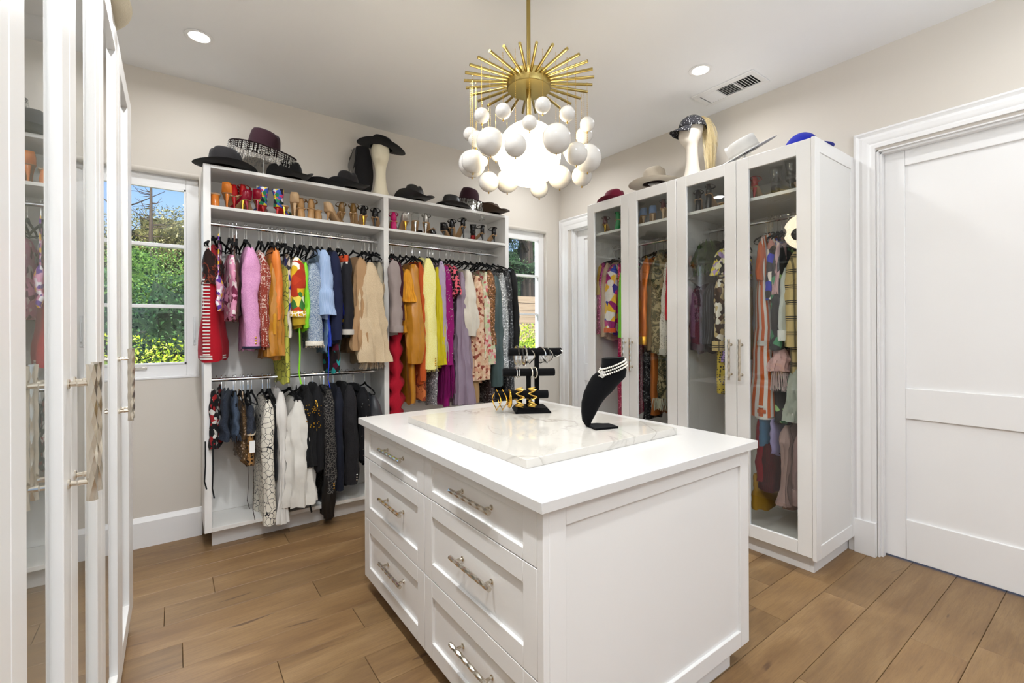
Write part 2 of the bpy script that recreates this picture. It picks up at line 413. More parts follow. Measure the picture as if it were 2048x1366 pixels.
# --- door casings and doors in the right wall (profile swept round three sides)
def casing(name, y_out0, y_out1, ztop, w=.105, plinth=True):
    prof = [(0, 0), (0, .022), (.012, .028), (.02, .022), (.028, .018), (.045, .026), (.062, .024), (.078, .015), (.088, .018), (w, .014), (w, 0)]
    b = MB()
    rings = []
    for (yy, zz, sy, sz) in ((y_out1, .20 if plinth else 0, -1, 0), (y_out1, ztop, -1, -1), (y_out0, ztop, 1, -1), (y_out0, .20 if plinth else 0, 1, 0)):
        rings.append([(XR-p, yy+sy*d, zz+sz*d) for d, p in prof])
    b.rings(rings); o = struct(name, b, TRIM, smooth=25)
    return o
def door(name, y0, y1, ztop, side):
    root = thing(name, None, None, (XR+.06, (y0+y1)/2, 0)); root['kind'] = 'structure'
    x0 = XR+.065; b = MB(); st = .105; rails = [(.012, .245), (.835, 1.012), (2.312, ztop)]
    xa, xb = x0, x0+.04
    b.box(xa, xb, y0, y0+st, .012, ztop); b.box(xa, xb, y1-st, y1, .012, ztop)
    for z0, z1 in rails: b.box(xa, xb, y0+st, y1-st, z0, z1)
    b.build('door_frame', TRIM, root, bevel=.003)
    for z0, z1 in ((.245, .835), (1.012, 2.312)): MB().box(x0+.014, x0+.03, y0+st-.005, y1-st+.005, z0-.005, z1+.005).build('door_panel', TRIM, root)
    b = MB()   # jambs
    b.box(XR, XR+.16, y0-.012, y0-.002, 0, ztop+.012); b.box(XR, XR+.16, y1+.002, y1+.012, 0, ztop+.012); b.box(XR, XR+.16, y0-.012, y1+.012, ztop+.003, ztop+.012)
    b.box(XR+.02, XR+.062, y0-.002, y0+.012, 0, ztop); b.box(XR+.02, XR+.062, y1-.010, y1+.002, 0, ztop); b.box(XR+.02, XR+.062, y0, y1, ztop-.010, ztop+.003)
    b.build('door_jamb', TRIM, root, bevel=.001)
    return root
casing('trim_3', -.085, 1.055, 2.54); door('door_1', .034, .936, 2.41, 1)
casing('trim_4', 2.61, YB-.003, 2.54, .125, False); door('door_2', 2.735, 3.558, 2.41, 1)
b = MB(); b.box(XR-.034, XR, 1.055-.105, 1.055+.003, 0, .205); struct('trim_5', b, TRIM, bevel=.003)
b = MB(); b.box(XR-.034, XR, -.088, .02, 0, .205); struct('trim_6', b, TRIM, bevel=.003)

# --- recessed ceiling lights and their lamps
LENS = emis('light_lens', (255, 250, 240), 4)
def can(x, y, label, k):
    t = thing('recessed_light', label, 'ceiling light', (x, y, ZC), group='round recessed lights in the ceiling')
    MB().lathe([(.052, .0), (.068, -.001), (.072, -.004), (.062, -.007), (.052, -.004)], (x, y, ZC), 40, False, False).build('trim_ring', TRIM, t)
    MB().lathe([(.0005, -.0025), (.053, -.0025)], (x, y, ZC), 40, True, False).build('lens', LENS, t)
    d = bpy.data.lights.new('can_lamp', 'AREA'); d.shape = 'DISK'; d.size = .12; d.energy = CAN[k]; d.color = (.95, .975, 1); d.spread = R(165)
    o = bpy.data.objects.new('can_lamp', d); COL.objects.link(o); o.location = (x, y, ZC-.012)
can(.121, 3.157, 'round white recessed light in ceiling above the left end of back shelving', 'a')
can(2.743, 1.689, 'round white recessed light in ceiling beside the slatted air vent', 'b')
can(2.743, 3.157, 'round white recessed light in ceiling hidden behind the chandelier globes', 'c')
for x, y, k in ((.16, 1.66, 'left'), (.16, .2, 'left'), (2.743, .2, 'right'), (2.743, -1.3, 'rear'), (1.4, -1.3, 'rear'), (.16, -1.3, 'rear')):
    can(x, y, 'round white recessed light in ceiling outside the view', k)

# --- air vent
t = thing('air_vent', 'white rectangular slatted air vent in ceiling above the glass wardrobe', 'vent', (3.12, 1.70, ZC))
b = MB(); X0, X1, Y0, Y1 = 3.005, 3.235, 1.485, 1.925; i0, i1, j0, j1 = X0+.045, X1-.04, Y0+.035, Y1-.04
for (a, c, d, e_) in ((X0, i0, Y0, Y1), (i1, X1, Y0, Y1), (i0, i1, Y0, j0), (i0, i1, j1, Y1)): b.box(a, c, d, e_, ZC-.010, ZC)
b.build('frame', TRIM, t, bevel=.003)
MB().box(i0, i1, j0, j1, ZC-.0015, ZC-.0005).build('backing', DARK, t, smooth=0)
s1, s2 = j0+(j1-j0)/3, j0+2*(j1-j0)/3
for yy in (s1, s2): MB().box(i0, i1, yy-.004, yy+.004, ZC-.010, ZC-.001).build('divider', TRIM, t)
for q in range(6):
    yy = j0+.012+q*(s1-j0-.012)/6; MB().obox(((i0+i1)/2, yy+.004, ZC-.006), (1,0,0), (0,1,.75), (0,-.75,1), i1-i0, .012, .0016).build('slat', TRIM, t, smooth=0)
    yy = s2+.012+q*(j1-s2-.012)/6; MB().obox(((i0+i1)/2, yy+.002, ZC-.006), (1,0,0), (0,1,-.75), (0,.75,1), i1-i0, .014, .0016).build('slat', TRIM, t, smooth=0)
    xx = i0+.01+q*(i1-i0-.012)/6; MB().obox((xx+.006, (s1+s2)/2, ZC-.006), (0,1,0), (1,0,.6), (-.6,0,1), s2-s1-.01, .011, .0016).build('slat', TRIM, t, smooth=0)
# ------------------------------------------------------------------ joinery
def shaker(b, plane, ax, a0, a1, z0, z1, fw=.058, t=.02, rec=.010, out=-1, glassy=False, fz=None):
    """frame-and-panel front in the plane x=plane (ax='y') or y=plane (ax='x'); 'out' is the side it faces"""
    fz = fz or fw
    def bx(p0, p1, A0, A1, Z0, Z1):
        if ax == 'y': b.box(p0, p1, A0, A1, Z0, Z1)
        else: b.box(A0, A1, p0, p1, Z0, Z1)
    f, k = plane, plane-out*t
    bx(f, k, a0, a0+fw, z0, z1); bx(f, k, a1-fw, a1, z0, z1); bx(f, k, a0+fw, a1-fw, z0, z0+fz); bx(f, k, a0+fw, a1-fw, z1-fz, z1)
    if not glassy: bx(plane-out*rec, k-out*.002, a0+fw-.003, a1-fw+.003, z0+fz-.003, z1-fz+.003)
def pull(c, along, out, L=.255, r=.0085, proj=.033, name='handle', parent=None):
    """faceted hammered bar pull"""
    c, a, o = Vector(c), Vector(along).normalized(), Vector(out).normalized(); s = a.cross(o)
    b = MB(); n = 12; N = 6; rs = []
    for i in range(n+1):
        p = c + o*proj + a*(L*(i/n-.5)); ph = (i % 2)*PI/N
        rs.append([p + o*(r*math.cos(2*PI*k/N+ph)) + s*(r*math.sin(2*PI*k/N+ph)) for k in range(N)])
    vs = [p for q in rs for p in q]; fs = []
    for i in range(n):
        for k in range(N):
            j = (k+1) % N; A, B_, C_, D_ = i*N+k, i*N+j, (i+1)*N+j, (i+1)*N+k
            if i % 2 == 0: fs += [(A, B_, D_), (B_, C_, D_)]
            else: fs += [(A, B_, C_), (A, C_, D_)]
    fs += [tuple(range(N-1, -1, -1)), tuple(range(n*N, (n+1)*N))]; b.add(vs, fs)
    for q in (-.36, .36):
        p = c + a*(L*q)
        b.tube([p, p+o*.003, p+o*.004, p+o*.012, p+o*.014, p+o*proj], [.009, .009, .005, .0045, .0055, .0045], 12)
    return b.build(name, NICKEL, parent, smooth=8)

# --- island
isl = thing('kitchen_island', None, None, (1.354, 1.69, 0)); isl.name = 'dressing_island'
tag(isl, 'white panelled dressing island with six drawers and metal pulls in mid room', 'island')
bx0, bx1, by0, by1, bz0, bz1 = .805, 1.903, .965, 2.42, .08, .873
b = MB(); b.box(bx0+.0225, bx1-.0225, by0+.0205, by1-.0205, bz0, bz1)
b.box(bx0, bx0+.022, by0, by0+.025, bz0, bz1); b.box(bx0, bx0+.021, by1-.006, by1, bz0, bz1)
b.build('carcass', WHITE, isl, bevel=.0015)
b = MB(); shaker(b, by0, 'x', bx0+.0225, bx1, bz0, bz1, .063, .02, .011, -1); b.build('end_panel', WHITE, isl, bevel=.0018)
b = MB(); shaker(b, by1, 'x', bx0+.0225, bx1, bz0, bz1, .063, .02, .011, 1); b.build('end_panel', WHITE, isl, bevel=.0018)
b = MB(); shaker(b, bx1, 'y', by0+.0205, by1-.0205, bz0, bz1, .063, .02, .011, 1); b.build('side_panel', WHITE, isl, bevel=.0018)
MB().box(bx0+.075, bx1-.095, by0+.03, by1-.03, 0, bz0).build('toe_kick', WHITE, isl)
for (y0, y1, yc) in ((.9915, 1.7015, 1.324), (1.7045, 2.4125, 2.027)):
    for (z0, z1, zc) in ((.083, .3885, .254), (.3915, .7005, .56), (.7035, .870, .796)):
        b = MB(); shaker(b, bx0, 'y', y0, y1, z0, z1, .064, .02, .011, -1, fz=.064 if z1 < .8 else .034)
        d = b.build('drawer', WHITE, isl, bevel=.0018)
        pull((bx0+.011, yc, zc), (0, 1, 0), (-1, 0, 0), parent=d, name='handle')
ct = MB().box(.779, 1.928, .9385, 2.44, .873, .905).build('countertop', QUARTZ, None, bevel=.002)
tag(ct, 'thick plain white quartz countertop on the drawer island', 'countertop')
def marble():
    g = NG('veined_marble'); co = g.coord((1, 1, 1), (0, 0, .7))
    def vein(sc_, dist, lo, hi, seed):
        mp = g.n('Mapping'); mp.inputs['Location'].default_value = (seed, seed*.7, 0); mp.inputs['Scale'].default_value = (1, .62, 1); g.l(co, mp.inputs[0])
        n = g.n('TexNoise'); n.inputs['Scale'].default_value = sc_; n.inputs['Detail'].default_value = 5; n.inputs['Distortion'].default_value = dist; g.l(mp.outputs[0], n.inputs[0])
        v = g.math('ABSOLUTE', g.math('SUBTRACT', n.outputs[0], .5)); return g.ramp(v, [(lo, (1,1,1,1)), (hi, (0,0,0,1))])
    n2 = g.n('TexNoise'); n2.inputs['Scale'].default_value = 2.2; n2.inputs['Detail'].default_value = 3; g.l(co, n2.inputs[0])
    c = g.mix(n2.outputs[0], lin((202, 197, 188)), lin((216, 212, 205)))
    m = g.n('TexNoise'); m.inputs['Scale'].default_value = 3; g.l(co, m.inputs[0])
    f1 = g.math('MULTIPLY', vein(1.3, 1.2, .0, .010, 3.1), g.ramp(m.outputs[0], [(.42, (0,0,0,1)), (.6, (.55,.55,.55,1))]))
    c = g.mix(f1, c, lin((140, 133, 122))); c = g.mix(g.math('MULTIPLY', vein(2.6, 1.8, .0, .006, 7.7), .22), c, lin((160, 150, 135)))
    g.set(col=c, rough=.07, spec=.6); return g.mat
sl = MB().box(.932, 1.757, 1.20, 2.15, .905, .935).build('marble_slab', marble(), None, bevel=.0015)
tag(sl, 'polished cream marble slab with grey veins lying on the island top', 'slab')

# --- open shelving on the back wall
ow = thing('open_wardrobe', 'white open wardrobe with two shoe shelves and hanging rails on back wall', 'wardrobe', (1.305, 3.58, 0))
SY0, SY1 = 3.42, 3.738
def bb(name, *a, m=None, p=None, bevel=.0012): return MB().box(*a).build(name, m or WHITE_IN, p or ow, bevel=bevel)
bb('side_panel', .148, .187, SY0, SY1, .113, 2.398, m=WHITE); bb('side_panel', 2.426, 2.463, SY0, SY1, .113, 2.398, m=WHITE)
bb('divider', 1.292, 1.330, SY0, SY1, .138, 2.377)
bb('top_board', .187, 2.426, SY0, SY1, 2.377, 2.398, m=WHITE)
bb('back_panel', .187, 2.426, SY1-.008, SY1, .138, 2.377)
bb('bottom_board', .187, 2.426, SY0, SY1-.008, .114, .138)
bb('toe_kick', .19, 2.42, 3.50, 3.53, 0, .114, m=WHITE)
SHZ = 2.146
bb('shelf', .187, 1.292, SY0, SY1-.008, SHZ-.02, SHZ); bb('shelf', 1.330, 2.426, SY0, SY1-.008, SHZ-.02, SHZ)
RY = 3.545; RZ = 2.052
def rail(x0, x1, y0, y1, z, par):
    b = MB(); b.tube([(x0, y0, z), (x1, y1, z)], .0125, 16); r = b.build('hanging_rail', CHROME, par)
    return r
rail(.187, 1.292, RY, RY, RZ, ow); rail(1.330, 2.426, RY, RY, RZ, ow); rail(.187, 1.292, RY, RY, 1.047, ow)

# --- tall wardrobes with glass doors
def wardrobe(name, label, side, ya, yb, seams, hz=(1.045, 1.30), toe=0, end=None, xf=2.81, xb=XR, shelfz=2.165, fw=.075, inset=.0):
    """side=-1: stands on the right wall and faces -x; side=+1: on the left wall and faces +x"""
    root = thing(name, label, 'wardrobe', ((xf+xb)/2, (ya+yb)/2, 0)); s = side
    xi = xf - s*.021   # carcass front
    def B(nm, x0, x1, *a, m=WHITE_IN, bevel=.0012): return MB().box(x0, x1, *a).build(nm, m, root, bevel=bevel)
    z0, z1 = .105, 2.40
    B('side_panel', xi, xb, ya, ya+.019, z0, z1); B('side_panel', xi, xb, yb-.019, yb, z0, z1)
    B('back_panel', xb+s*.0, xb+s*.012, ya+.019, yb-.019, z0, z1)
    B('top_board', xi, xb, ya+.019, yb-.019, z1-.02, z1); B('bottom_board', xi, xb, ya+.019, yb-.019, z0, z0+.02)
    B('shelf', xi-s*.03, xb+s*.012, ya+.019, yb-.019, shelfz-.02, shelfz)
    B('toe_kick', xf-s*.065, xf-s*.085, ya+toe, yb, 0, z0, m=WHITE)
    rx = (xi+xb)/2; rail(rx, rx, ya+.019, yb-.019, 2.06, root)
    n = len(seams)-1
    for i in range(n):
        y0, y1 = seams[i]+.0015, seams[i+1]-.0015
        b = MB(); shaker(b, xf, 'y', y0, y1, z0, z1+.004, fw, .02, .01, s, True)
        d = b.build('door', WHITE, root, bevel=.002)
        MB().box(xf-s*.012, xf-s*.016, y0+fw-.004, y1-fw+.004, z0+fw-.004, z1+.004-fw+.004).build('glass_pane', PANE, d, smooth=0)
        hy = (y1-.032) if i % 2 == 0 else (y0+.032)
        pull((xf, hy, sum(hz)/2), (0, 0, 1), (s, 0, 0), L=hz[1]-hz[0], parent=d)
    return root
wr1 = wardrobe('glass_wardrobe', 'white glass-door wardrobe under the wine red and beige hats, nearest the room corner', -1, 1.9165, 2.771, [1.9165, 2.333, 2.771])
wr2 = wardrobe('glass_wardrobe', 'white glass-door wardrobe with panelled side next to the big closed door', -1, 1.06, 1.9155, [1.0755, 1.495, 1.9155], toe=.0555)
b = MB(); shaker(b, 1.055, 'x', 2.805, 3.384, .095, 2.406, .062, .02, .009, -1, fz=.075); b.build('end_panel', WHITE, wr2, bevel=.002)
b = MB(); b.box(2.8755, 3.37, 1.095, 1.115, 0, .1045); b.build('toe_kick', WHITE, wr2)
XF = -.158
wl1 = wardrobe('glass_wardrobe', 'white glass-door wardrobe at left edge nearest the viewer, large faceted pulls', 1, .80, 1.64, [.80, 1.20, 1.64], xf=XF, xb=XL+.002, fw=.072)
wl2 = wardrobe('glass_wardrobe', 'white glass-door wardrobe at left whose far end meets the back window', 1, 1.6415, 2.66, [1.6415, 2.16, 2.66], xf=XF, xb=XL+.002, fw=.085)
b = MB(); b.box(XF-.02, XF, 2.6615, 2.786, .095, 2.406); shaker(b, 2.786, 'x', XL+.002, XF-.02, .095, 2.406, .062, .02, .009, 1, fz=.075); b.build('end_panel', WHITE, wl2, bevel=.002)
b = MB(); b.box(XL+.002, XF, .40, .799, 0, 2.41); nf = b.build('filler_cabinet', WHITE, None, bevel=.002)
tag(nf, 'plain white cabinet side panel filling the extreme left edge of view', 'cabinet')
# ------------------------------------------------------------------ hangers and clothes
def pxm(px, py, plane, v):      # metres per pixel across the picture on that plane
    f = onY if plane == 'B' else onX
    a, b = f(px-1, py, v), f(px+1, py, v); return (b-a).length/2
GR = random.Random(21)
# one hanger: local x = along the rail, local y = shoulder line, origin on top of the rail
hz0 = -.0125
hanger0 = thing('clothes_hanger', 'black velvet hanger', 'hanger', (0, 0, 0))
b = MB(); pts = [(0, .013*math.cos(a), .002+.013*math.sin(a)) for a in [R(200-i*26) for i in range(9)]]
b.tube(pts+[(0, .006, -.022), (0, 0, -.034), (0, 0, -.108)], .0017, 6); b.build('hook', CHROME, hanger0, world=False)
b = MB(); L = .160
top = [(0, -L, -.165), (0, -L*.86, -.148), (0, -L*.5, -.128), (0, -L*.14, -.112), (0, 0, -.096), (0, L*.14, -.112), (0, L*.5, -.128), (0, L*.86, -.148), (0, L, -.165)]
b.tube(top, [.004, .006, .0065, .0065, .008, .0065, .0065, .006, .004], 8); b.tube([(0, -L, -.165), (0, -L*.97, -.176), (0, 0, -.177), (0, L*.97, -.176), (0, L, -.165)], .003, 6)
b.build('frame', VELVET, hanger0, world=False)
hanger_used = [False]
def hanger(x, y, z, rz, label, group):
    if not hanger_used[0]:
        hanger_used[0] = True; o = hanger0; o.location = (x, y, z); o.rotation_euler = (0, 0, rz); o['label'] = label; o['group'] = group; return o
    return dup(hanger0, (x, y, z), rz, label, group)

def body_mesh(zt, zb, hw, hwb, th, thb, drop=.05, amp=.008, nf=3.0, ph=0, nk=.05, R_=18, N=30, ys=0, strap=False, hem=0.012, ruff=0):
    b = MB(); rs = []
    for r in range(R_+1):
        t = r/R_; ring = []
        w_ = hw + (hwb-hw)*max(0, t-.1)/.9; tk = th + (thb-th)*t
        if r == 0: tk *= .35
        if r == 1: tk *= .8
        for j in range(N):
            a = 2*PI*j/N; c, s_ = math.cos(a), math.sin(a)
            u = w_*math.copysign(abs(c)**.85, c); v = tk*math.copysign(abs(s_)**.8, s_)
            if ruff: v *= 1 + .35*math.sin(t*ruff*2*PI); 
            A = amp*(.15+t); v += .016*(.3+t)*mathutils.noise.noise(Vector((u*9+ph, s_*.6, t*5)))*(1 if th > .012 else .5)
            v += A*math.sin(u/ max(.01, w_)*nf*1.6+ph+1.2*t) + A*.5*math.sin(u/max(.01, w_)*nf*3.7+ph*2)
            dz = drop*(max(0, abs(u)-nk)/max(.01, w_-nk))**1.1*(1-t) if not strap else .03*math.cos(u/w_*PI)*(1-t)
            z = zt + (zb-zt)*t - dz + hem*t*math.sin(u*38+ph)
            ring.append((v, u+ys, z))
        rs.append(ring)
    b.rings(rs); b.wrap = [j/N*hw*4.2 for r in range(R_+1) for j in range(N)]; return b
def sleeve_mesh(y0, z0, y1, z1, rx, ry, style='long', ph=0, x0=0, x1=0, N=24, R_=22):
    b = MB(); rs = []; pl = {'flare': .20, 'bell': .16, 'balloon': .10}.get(style, .045)
    NZ = mathutils.noise.noise
    for r in range(R_+1):
        t = r/R_
        y = y0+(y1-y0)*t**.6; z = z0+(z1-z0)*t; x = x0+(x1-x0)*t
        q_ = t*14; kc = .30+.70*math.sin(min(1, q_/3.0)*PI/2); k = kc
        k *= 1 - .16*t
        if style == 'balloon': k = min(1.6*kc-.2, .50+.62*math.sin(min(1, t*1.02)**1.5*PI*.86))
        if style == 'bell': k = (.85-.5*t if t < .78 else .45+2.6*(t-.78)) if t > .25 else k
        if style == 'rolled': k = kc*(.95-.2*t if t < .62 else 1.16)
        if style == 'flare': k *= .75+.75*t
        if style == 'puff': k = k*(1.0 if t < .5 else .8)
        ring = []
        for j in range(N):
            a = 2*PI*j/N+PI/2
            wr = 1 + .05*math.sin(3*a+ph+t*9) + pl*(.25+t)*math.sin(9*a+ph*2+1.5*math.sin(t*5+ph)) + .22*NZ(Vector((math.cos(a)*1.1+ph, math.sin(a)*1.1, z*11))) + .10*NZ(Vector((math.cos(a)*2+ph, math.sin(a)*2, z*34)))
            ring.append((x+rx*k*wr*math.cos(a)+.004*math.sin(t*8+ph), y+ry*k*wr*math.sin(a), z+.003*math.sin(a*2+ph)*t))
        rs.append(ring)
    b.rings(rs); b.wrap = [j/N*.24 for r in range(R_+1) for j in range(N)]; return b
BTN = {}
def garment(g):
    """g: dict(n name, l label, c category, p px span (x0,x1,ytop,ybot), st style, m material ...)"""
    plane = g.get('pl', 'B'); rv, rz0 = {'B': (RY, 0), 'R': (3.10, -PI/2), 'L': (-.4885, PI/2)}[plane]
    x0, x1, yt, yb = g['p']; front = {'B': rv-.19, 'R': rv-.19, 'L': rv+.19}[plane]
    fn = onY if plane == 'B' else onX
    if plane == 'L':      # given in metres: along, half width, top, bottom
        fn = lambda a, z_, f: Vector((f, a, z_)); x0, x1 = x0-x1, x0+x1
    mid = (x0+x1)/2; P0 = fn(mid, yt, front); P1 = fn(mid, yb, front); s = 1 if plane == 'L' else pxm(mid, (yt+yb)/2, plane, front)
    hwpx = (x1-x0)/2*s
    along = P0.x if plane == 'B' else P0.y
    hz = g.get('hz', RZ if plane == 'B' else 2.06)   # rail height
    railtop = hz+.0125
    zt, zb = P0.z-railtop, P1.z-railtop
    along += g.get('dx', 0)
    loc = (along, rv, railtop) if plane == 'B' else (rv, along, railtop)
    rz = rz0+R(g.get('rz', GR.uniform(-5, 5)))
    zt = min(zt, -.072)
    t = thing(g['n'], g['l'], g['c'], loc, rz, g.get('grp'))
    m = g['m']; m2 = g.get('m2', m); st = g['st']; ph = GR.uniform(0, 6)
    hw = g.get('hw', .165); th = min(.026, hwpx*.8)*g.get('thk', 1)
    amp = g.get('amp', .006)
    bb_ = g.get('bz'); bz = (fn(mid, bb_, front).z-railtop) if bb_ else zb-.02
    if st in ('long', 'balloon', 'bell', 'rolled', 'flare', 'short', 'puff'):
        body_mesh(zt+.006, bz if st != 'short' else (bz if bb_ else zb-.25), hw, g.get('hwb', hw*1.05), th, th*g.get('fl', 1.3), .055, amp, g.get('nf', 3), ph, .055, ruff=g.get('ruff', 0)).build('body', m2, t, world=False, smooth=60)
        rx = hwpx; ry = g.get('ry', .038)
        ys = -hw-.002
        sm = sleeve_mesh(ys+.03, zt-.012, ys-.012, zb, rx, ry, st, ph); sm.build('sleeve', m, t, world=False, smooth=60)
        sleeve_mesh(-ys-.02, zt-.03, -ys-.025, zb+.02, min(rx, .03), .02, 'long', ph+2, R_=8).build('sleeve', m, t, world=False, smooth=60)
        if g.get('cuff'):
            MB().lathe([(1, -.001), (1.04, .0), (1.04, g.get('ch', .05)), (1, g.get('ch', .05)+.002)], (0, 0, 0), 18).xf(Matrix.Translation((0, ys-.012, zb-.004)) @ Matrix.Diagonal((rx*g.get('ck', .88), ry*.92, 1, 1))).build('cuff', g['cuff'], t, world=False, smooth=50)
        if g.get('btn'):
            for q in range(g.get('nb', 3)):
                MB().sphere((rx*.35, ys-.012-ry*.86, zb+.03+q*.018), .006, 10, 6, sy=.5).build('button', g['btn'], t, world=False)
        if g.get('lapel'):
            MB().tube([(-.01, -.06, zt-.0), (-.012, -.075, zt-.06), (-.014, -.04, zt-.16)], [(.006, .02), (.006, .024), (.004, .01)], 8).build('lapel', g['lapel'], t, world=False)
    elif st in ('vest', 'dress', 'strap', 'skirt'):
        hw = g.get('hw', .17); tk = hwpx*g.get('tk', 1.0)
        body_mesh(zt+.004, zb, hw*(1 if st != 'strap' else .9), g.get('hwb', hw), tk*g.get('top', .8), tk*g.get('fl', 1.0), .05 if st != 'skirt' else 0, amp, g.get('nf', 3), ph, .05, strap=(st in ('strap', 'skirt')), ruff=g.get('ruff', 0), R_=max(14, int(g.get('ruff', 0)*6))).build('body', m, t, world=False, smooth=60)
        if st == 'strap':
            for q in (-.10, .06):
                MB().tube([(0, q-.02, zt-.0), (.001, q, -.092), (-.001, q+.02, zt)], [(.004, .006)]*3, 6).build('strap', m2, t, world=False)
    elif st == 'pants':
        body_mesh(zt, zb, g.get('hw', .10), g.get('hwb', .12), hwpx*.9, hwpx, 0, .006, 2, ph, .02, strap=True, ys=-.06).build('leg', m, t, world=False, smooth=60)
    if g.get('fringe'):
        b = MB(); w_ = hwpx; n_ = g.get('fn', 46); fl_ = g.get('flen', .05)
        for q in range(n_):
            xx = GR.uniform(-w_, w_)*.95; yy = -hw-.012+GR.uniform(-.04, .05); z_ = zb+.012+g.get('fup', 0)*GR.random()
            b.tube([(xx*.8, yy, z_), (xx, yy-.004, z_-fl_*.5), (xx*1.15+GR.uniform(-.004, .004), yy+GR.uniform(-.006, .006), z_-fl_*GR.uniform(.8, 1.15))], g.get('fr', .0018), 3)
        b.build('fringe', g['fringe'], t, world=False, smooth=60)['kind'] = 'stuff'
    if g.get('cord'):
        for q, (dx, L_, cr_, cm) in enumerate(g['cord']):
            b = MB(); b.tube([(dx, -hw, zb+.05), (dx+.002, -hw-.01, zb-L_*.4), (dx-.004+.01*math.sin(q*3), -hw-.006, zb-L_*.8), (dx+.008, -hw-.012, zb-L_)], cr_, 6)
            b.build('tie', cm, t, world=False)
    for x in g.get('x', []): x(t, zt, zb, hwpx, hw)
    if not g.get('nohang'):
        hanger(loc[0], loc[1], loc[2], rz, 'black velvet hanger with chrome hook holding the '+g.get('s', g['l']), {'B': 'black velvet hangers on the back wall rails', 'R': 'black velvet hangers in the right wardrobes', 'L': 'black velvet hangers in the left wardrobes'}[plane])
    return t
def ribs(n, z0f, z1f, w, col, wx=1.04):
    """white ladder bars up the front edge"""
    def f(t, zt, zb, hp, hw):
        for i in range(n):
            q = z0f+(z1f-z0f)*i/(n-1); z = zt+(zb-zt)*q
            MB().box(-hp*.42, hp*.22, -hw-.004, -hw+.030, z-w/2, z+w/2).build('side_bar', col, t, world=False, bevel=.002)
    return f
def band(zf, h, col, wx=1.06, dy=.006):
    def f(t, zt, zb, hp, hw):
        z = zt+(zb-zt)*zf
        b = MB(); N = 24; b.lathe([(1, -h/2), (1.02, -h/2), (1.02, h/2), (1, h/2)], (0, 0, 0), N).xf(Matrix.Translation((0, 0, z)) @ Matrix.Diagonal((hp*wx, hw+dy, 1, 1))); b.build('trim_band', col, t, world=False, smooth=50)
    return f
def tagcard(zf):
    def f(t, zt, zb, hp, hw):
        z = zt+(zb-zt)*zf; MB().box(-.012, .018, -hw-.024, -hw-.022, z-.075, z).build('price_tag', solid('white_card', (240, 240, 238), .6), t, world=False)
    return f
def chain(z0, z1, dx, col, r=.006):
    def f(t, zt, zb, hp, hw):
        b = MB(); n = 13
        for i in range(n):
            q = i/(n-1); b.tube([(dx+r*math.cos(a)*(1 if i % 2 else .4)+.02*math.sin(q*3), -hw-.03+r*.6*math.sin(a)*(0.4 if i % 2 else 1), zt+(zb-zt)*(z0+(z1-z0)*q)+r*math.sin(a)*1.2) for a in [k*PI/4 for k in range(8)]], .0022, 5, closed=True)
        b.build('gold_chain', col, t, world=False)
    return f
def studs(n, col, r=.0035, z0=.05, z1=.95):
    def f(t, zt, zb, hp, hw):
        b = MB()
        for i in range(n):
            q = GR.uniform(z0, z1); a = GR.uniform(-1.2, 1.2)
            b.sphere((hp*math.sin(a)*.98, -hw-.012-.034*math.cos(a), zt+(zb-zt)*q), r, 6, 4)
        b.build('studs', col, t, world=False)['kind'] = 'stuff'
    return f
def G(n, c, l, s, p, st, m, **k): k.update(n=n, c=c, l=l, s=s, p=p, st=st, m=m); garment(k)
def empties(spec, rv, z, group, base):
    for i, (px, py, dz, lab) in enumerate(spec):
        P = onY(px, py, rv); hanger(P.x, rv, z+.0125, R(dz), lab, group)

# colours
BLK = fab((18, 18, 20), sheen=.2); BLK2 = fab((26, 24, 26), 'tweed', (8, 8, 9)); NAVY = fab((24, 30, 58)); WHT = fab((232, 228, 220)); LEATH = solid('black_leather', (20, 19, 20), .3)
CRM = fab((222, 208, 184)); GOLDB = GOLD
up1 = 'clothes on the upper left rail'; up2 = 'clothes on the upper right rail'; lo = 'clothes on the lower rail'
# ---- upper left rail
G('jumpsuit', 'jumpsuit', 'sleeveless red knit jumpsuit with white ladder stripes at far left of open rail', 'red knit jumpsuit', (401, 449, 482, 722), 'vest', fab((176, 14, 34)), dx=.014, rz=-15, fl=1.05, top=.5, hw=.15, x=[ribs(23, .32, .95, .009, WHT), band(.965, .008, WHT), band(.985, .010, WHT)], cord=[])
G('top', 'top', 'rust and brown tie-dyed strappy crop top beside the red jumpsuit', 'tie-dyed crop top', (412, 450, 508, 566), 'strap', fab((58, 26, 18), 'camo', cols=[(120, 50, 30), (36, 18, 14)]), rz=-14)
G('top', 'top', 'lilac pink bikini top with purple flower print hanging in a point', 'flowered bikini top', (430, 460, 560, 618), 'strap', fab((216, 150, 182), 'cells', cols=[(96, 56, 150), (214, 140, 176), (240, 236, 240), (220, 160, 190), (236, 190, 60)], s=1.6), rz=-8, fl=.3)
G('blouse', 'blouse', 'narrow pink flowered blouse sleeve beside the lilac bikini top', 'pink flowered blouse', (457, 471, 504, 632), 'long', fab((214, 142, 172), 'cells', cols=[(220, 150, 178), (220, 150, 178), (120, 40, 70), (236, 220, 220)], s=1.3))
G('top', 'top', 'taupe camisole half hidden left of the pink tweed blazer', 'taupe camisole', (464, 480, 560, 640), 'strap', fab((122, 96, 84)), )
G('top', 'top', 'brown ribbed knit top touching the pink tweed blazer', 'brown ribbed top', (474, 486, 514, 628), 'vest', fab((118, 82, 74), 'sw', (100, 68, 62), s=5))
G('blazer', 'jacket', 'candy pink tweed blazer with gold cuff buttons and navy hem band', 'pink tweed blazer', (482, 519, 488, 696), 'long', fab((205, 138, 186), 'tweed', (226, 166, 204)), rz=2, cuff=fab((30, 30, 52)), ch=.012, ck=1.0, btn=GOLDB, ry=.05)
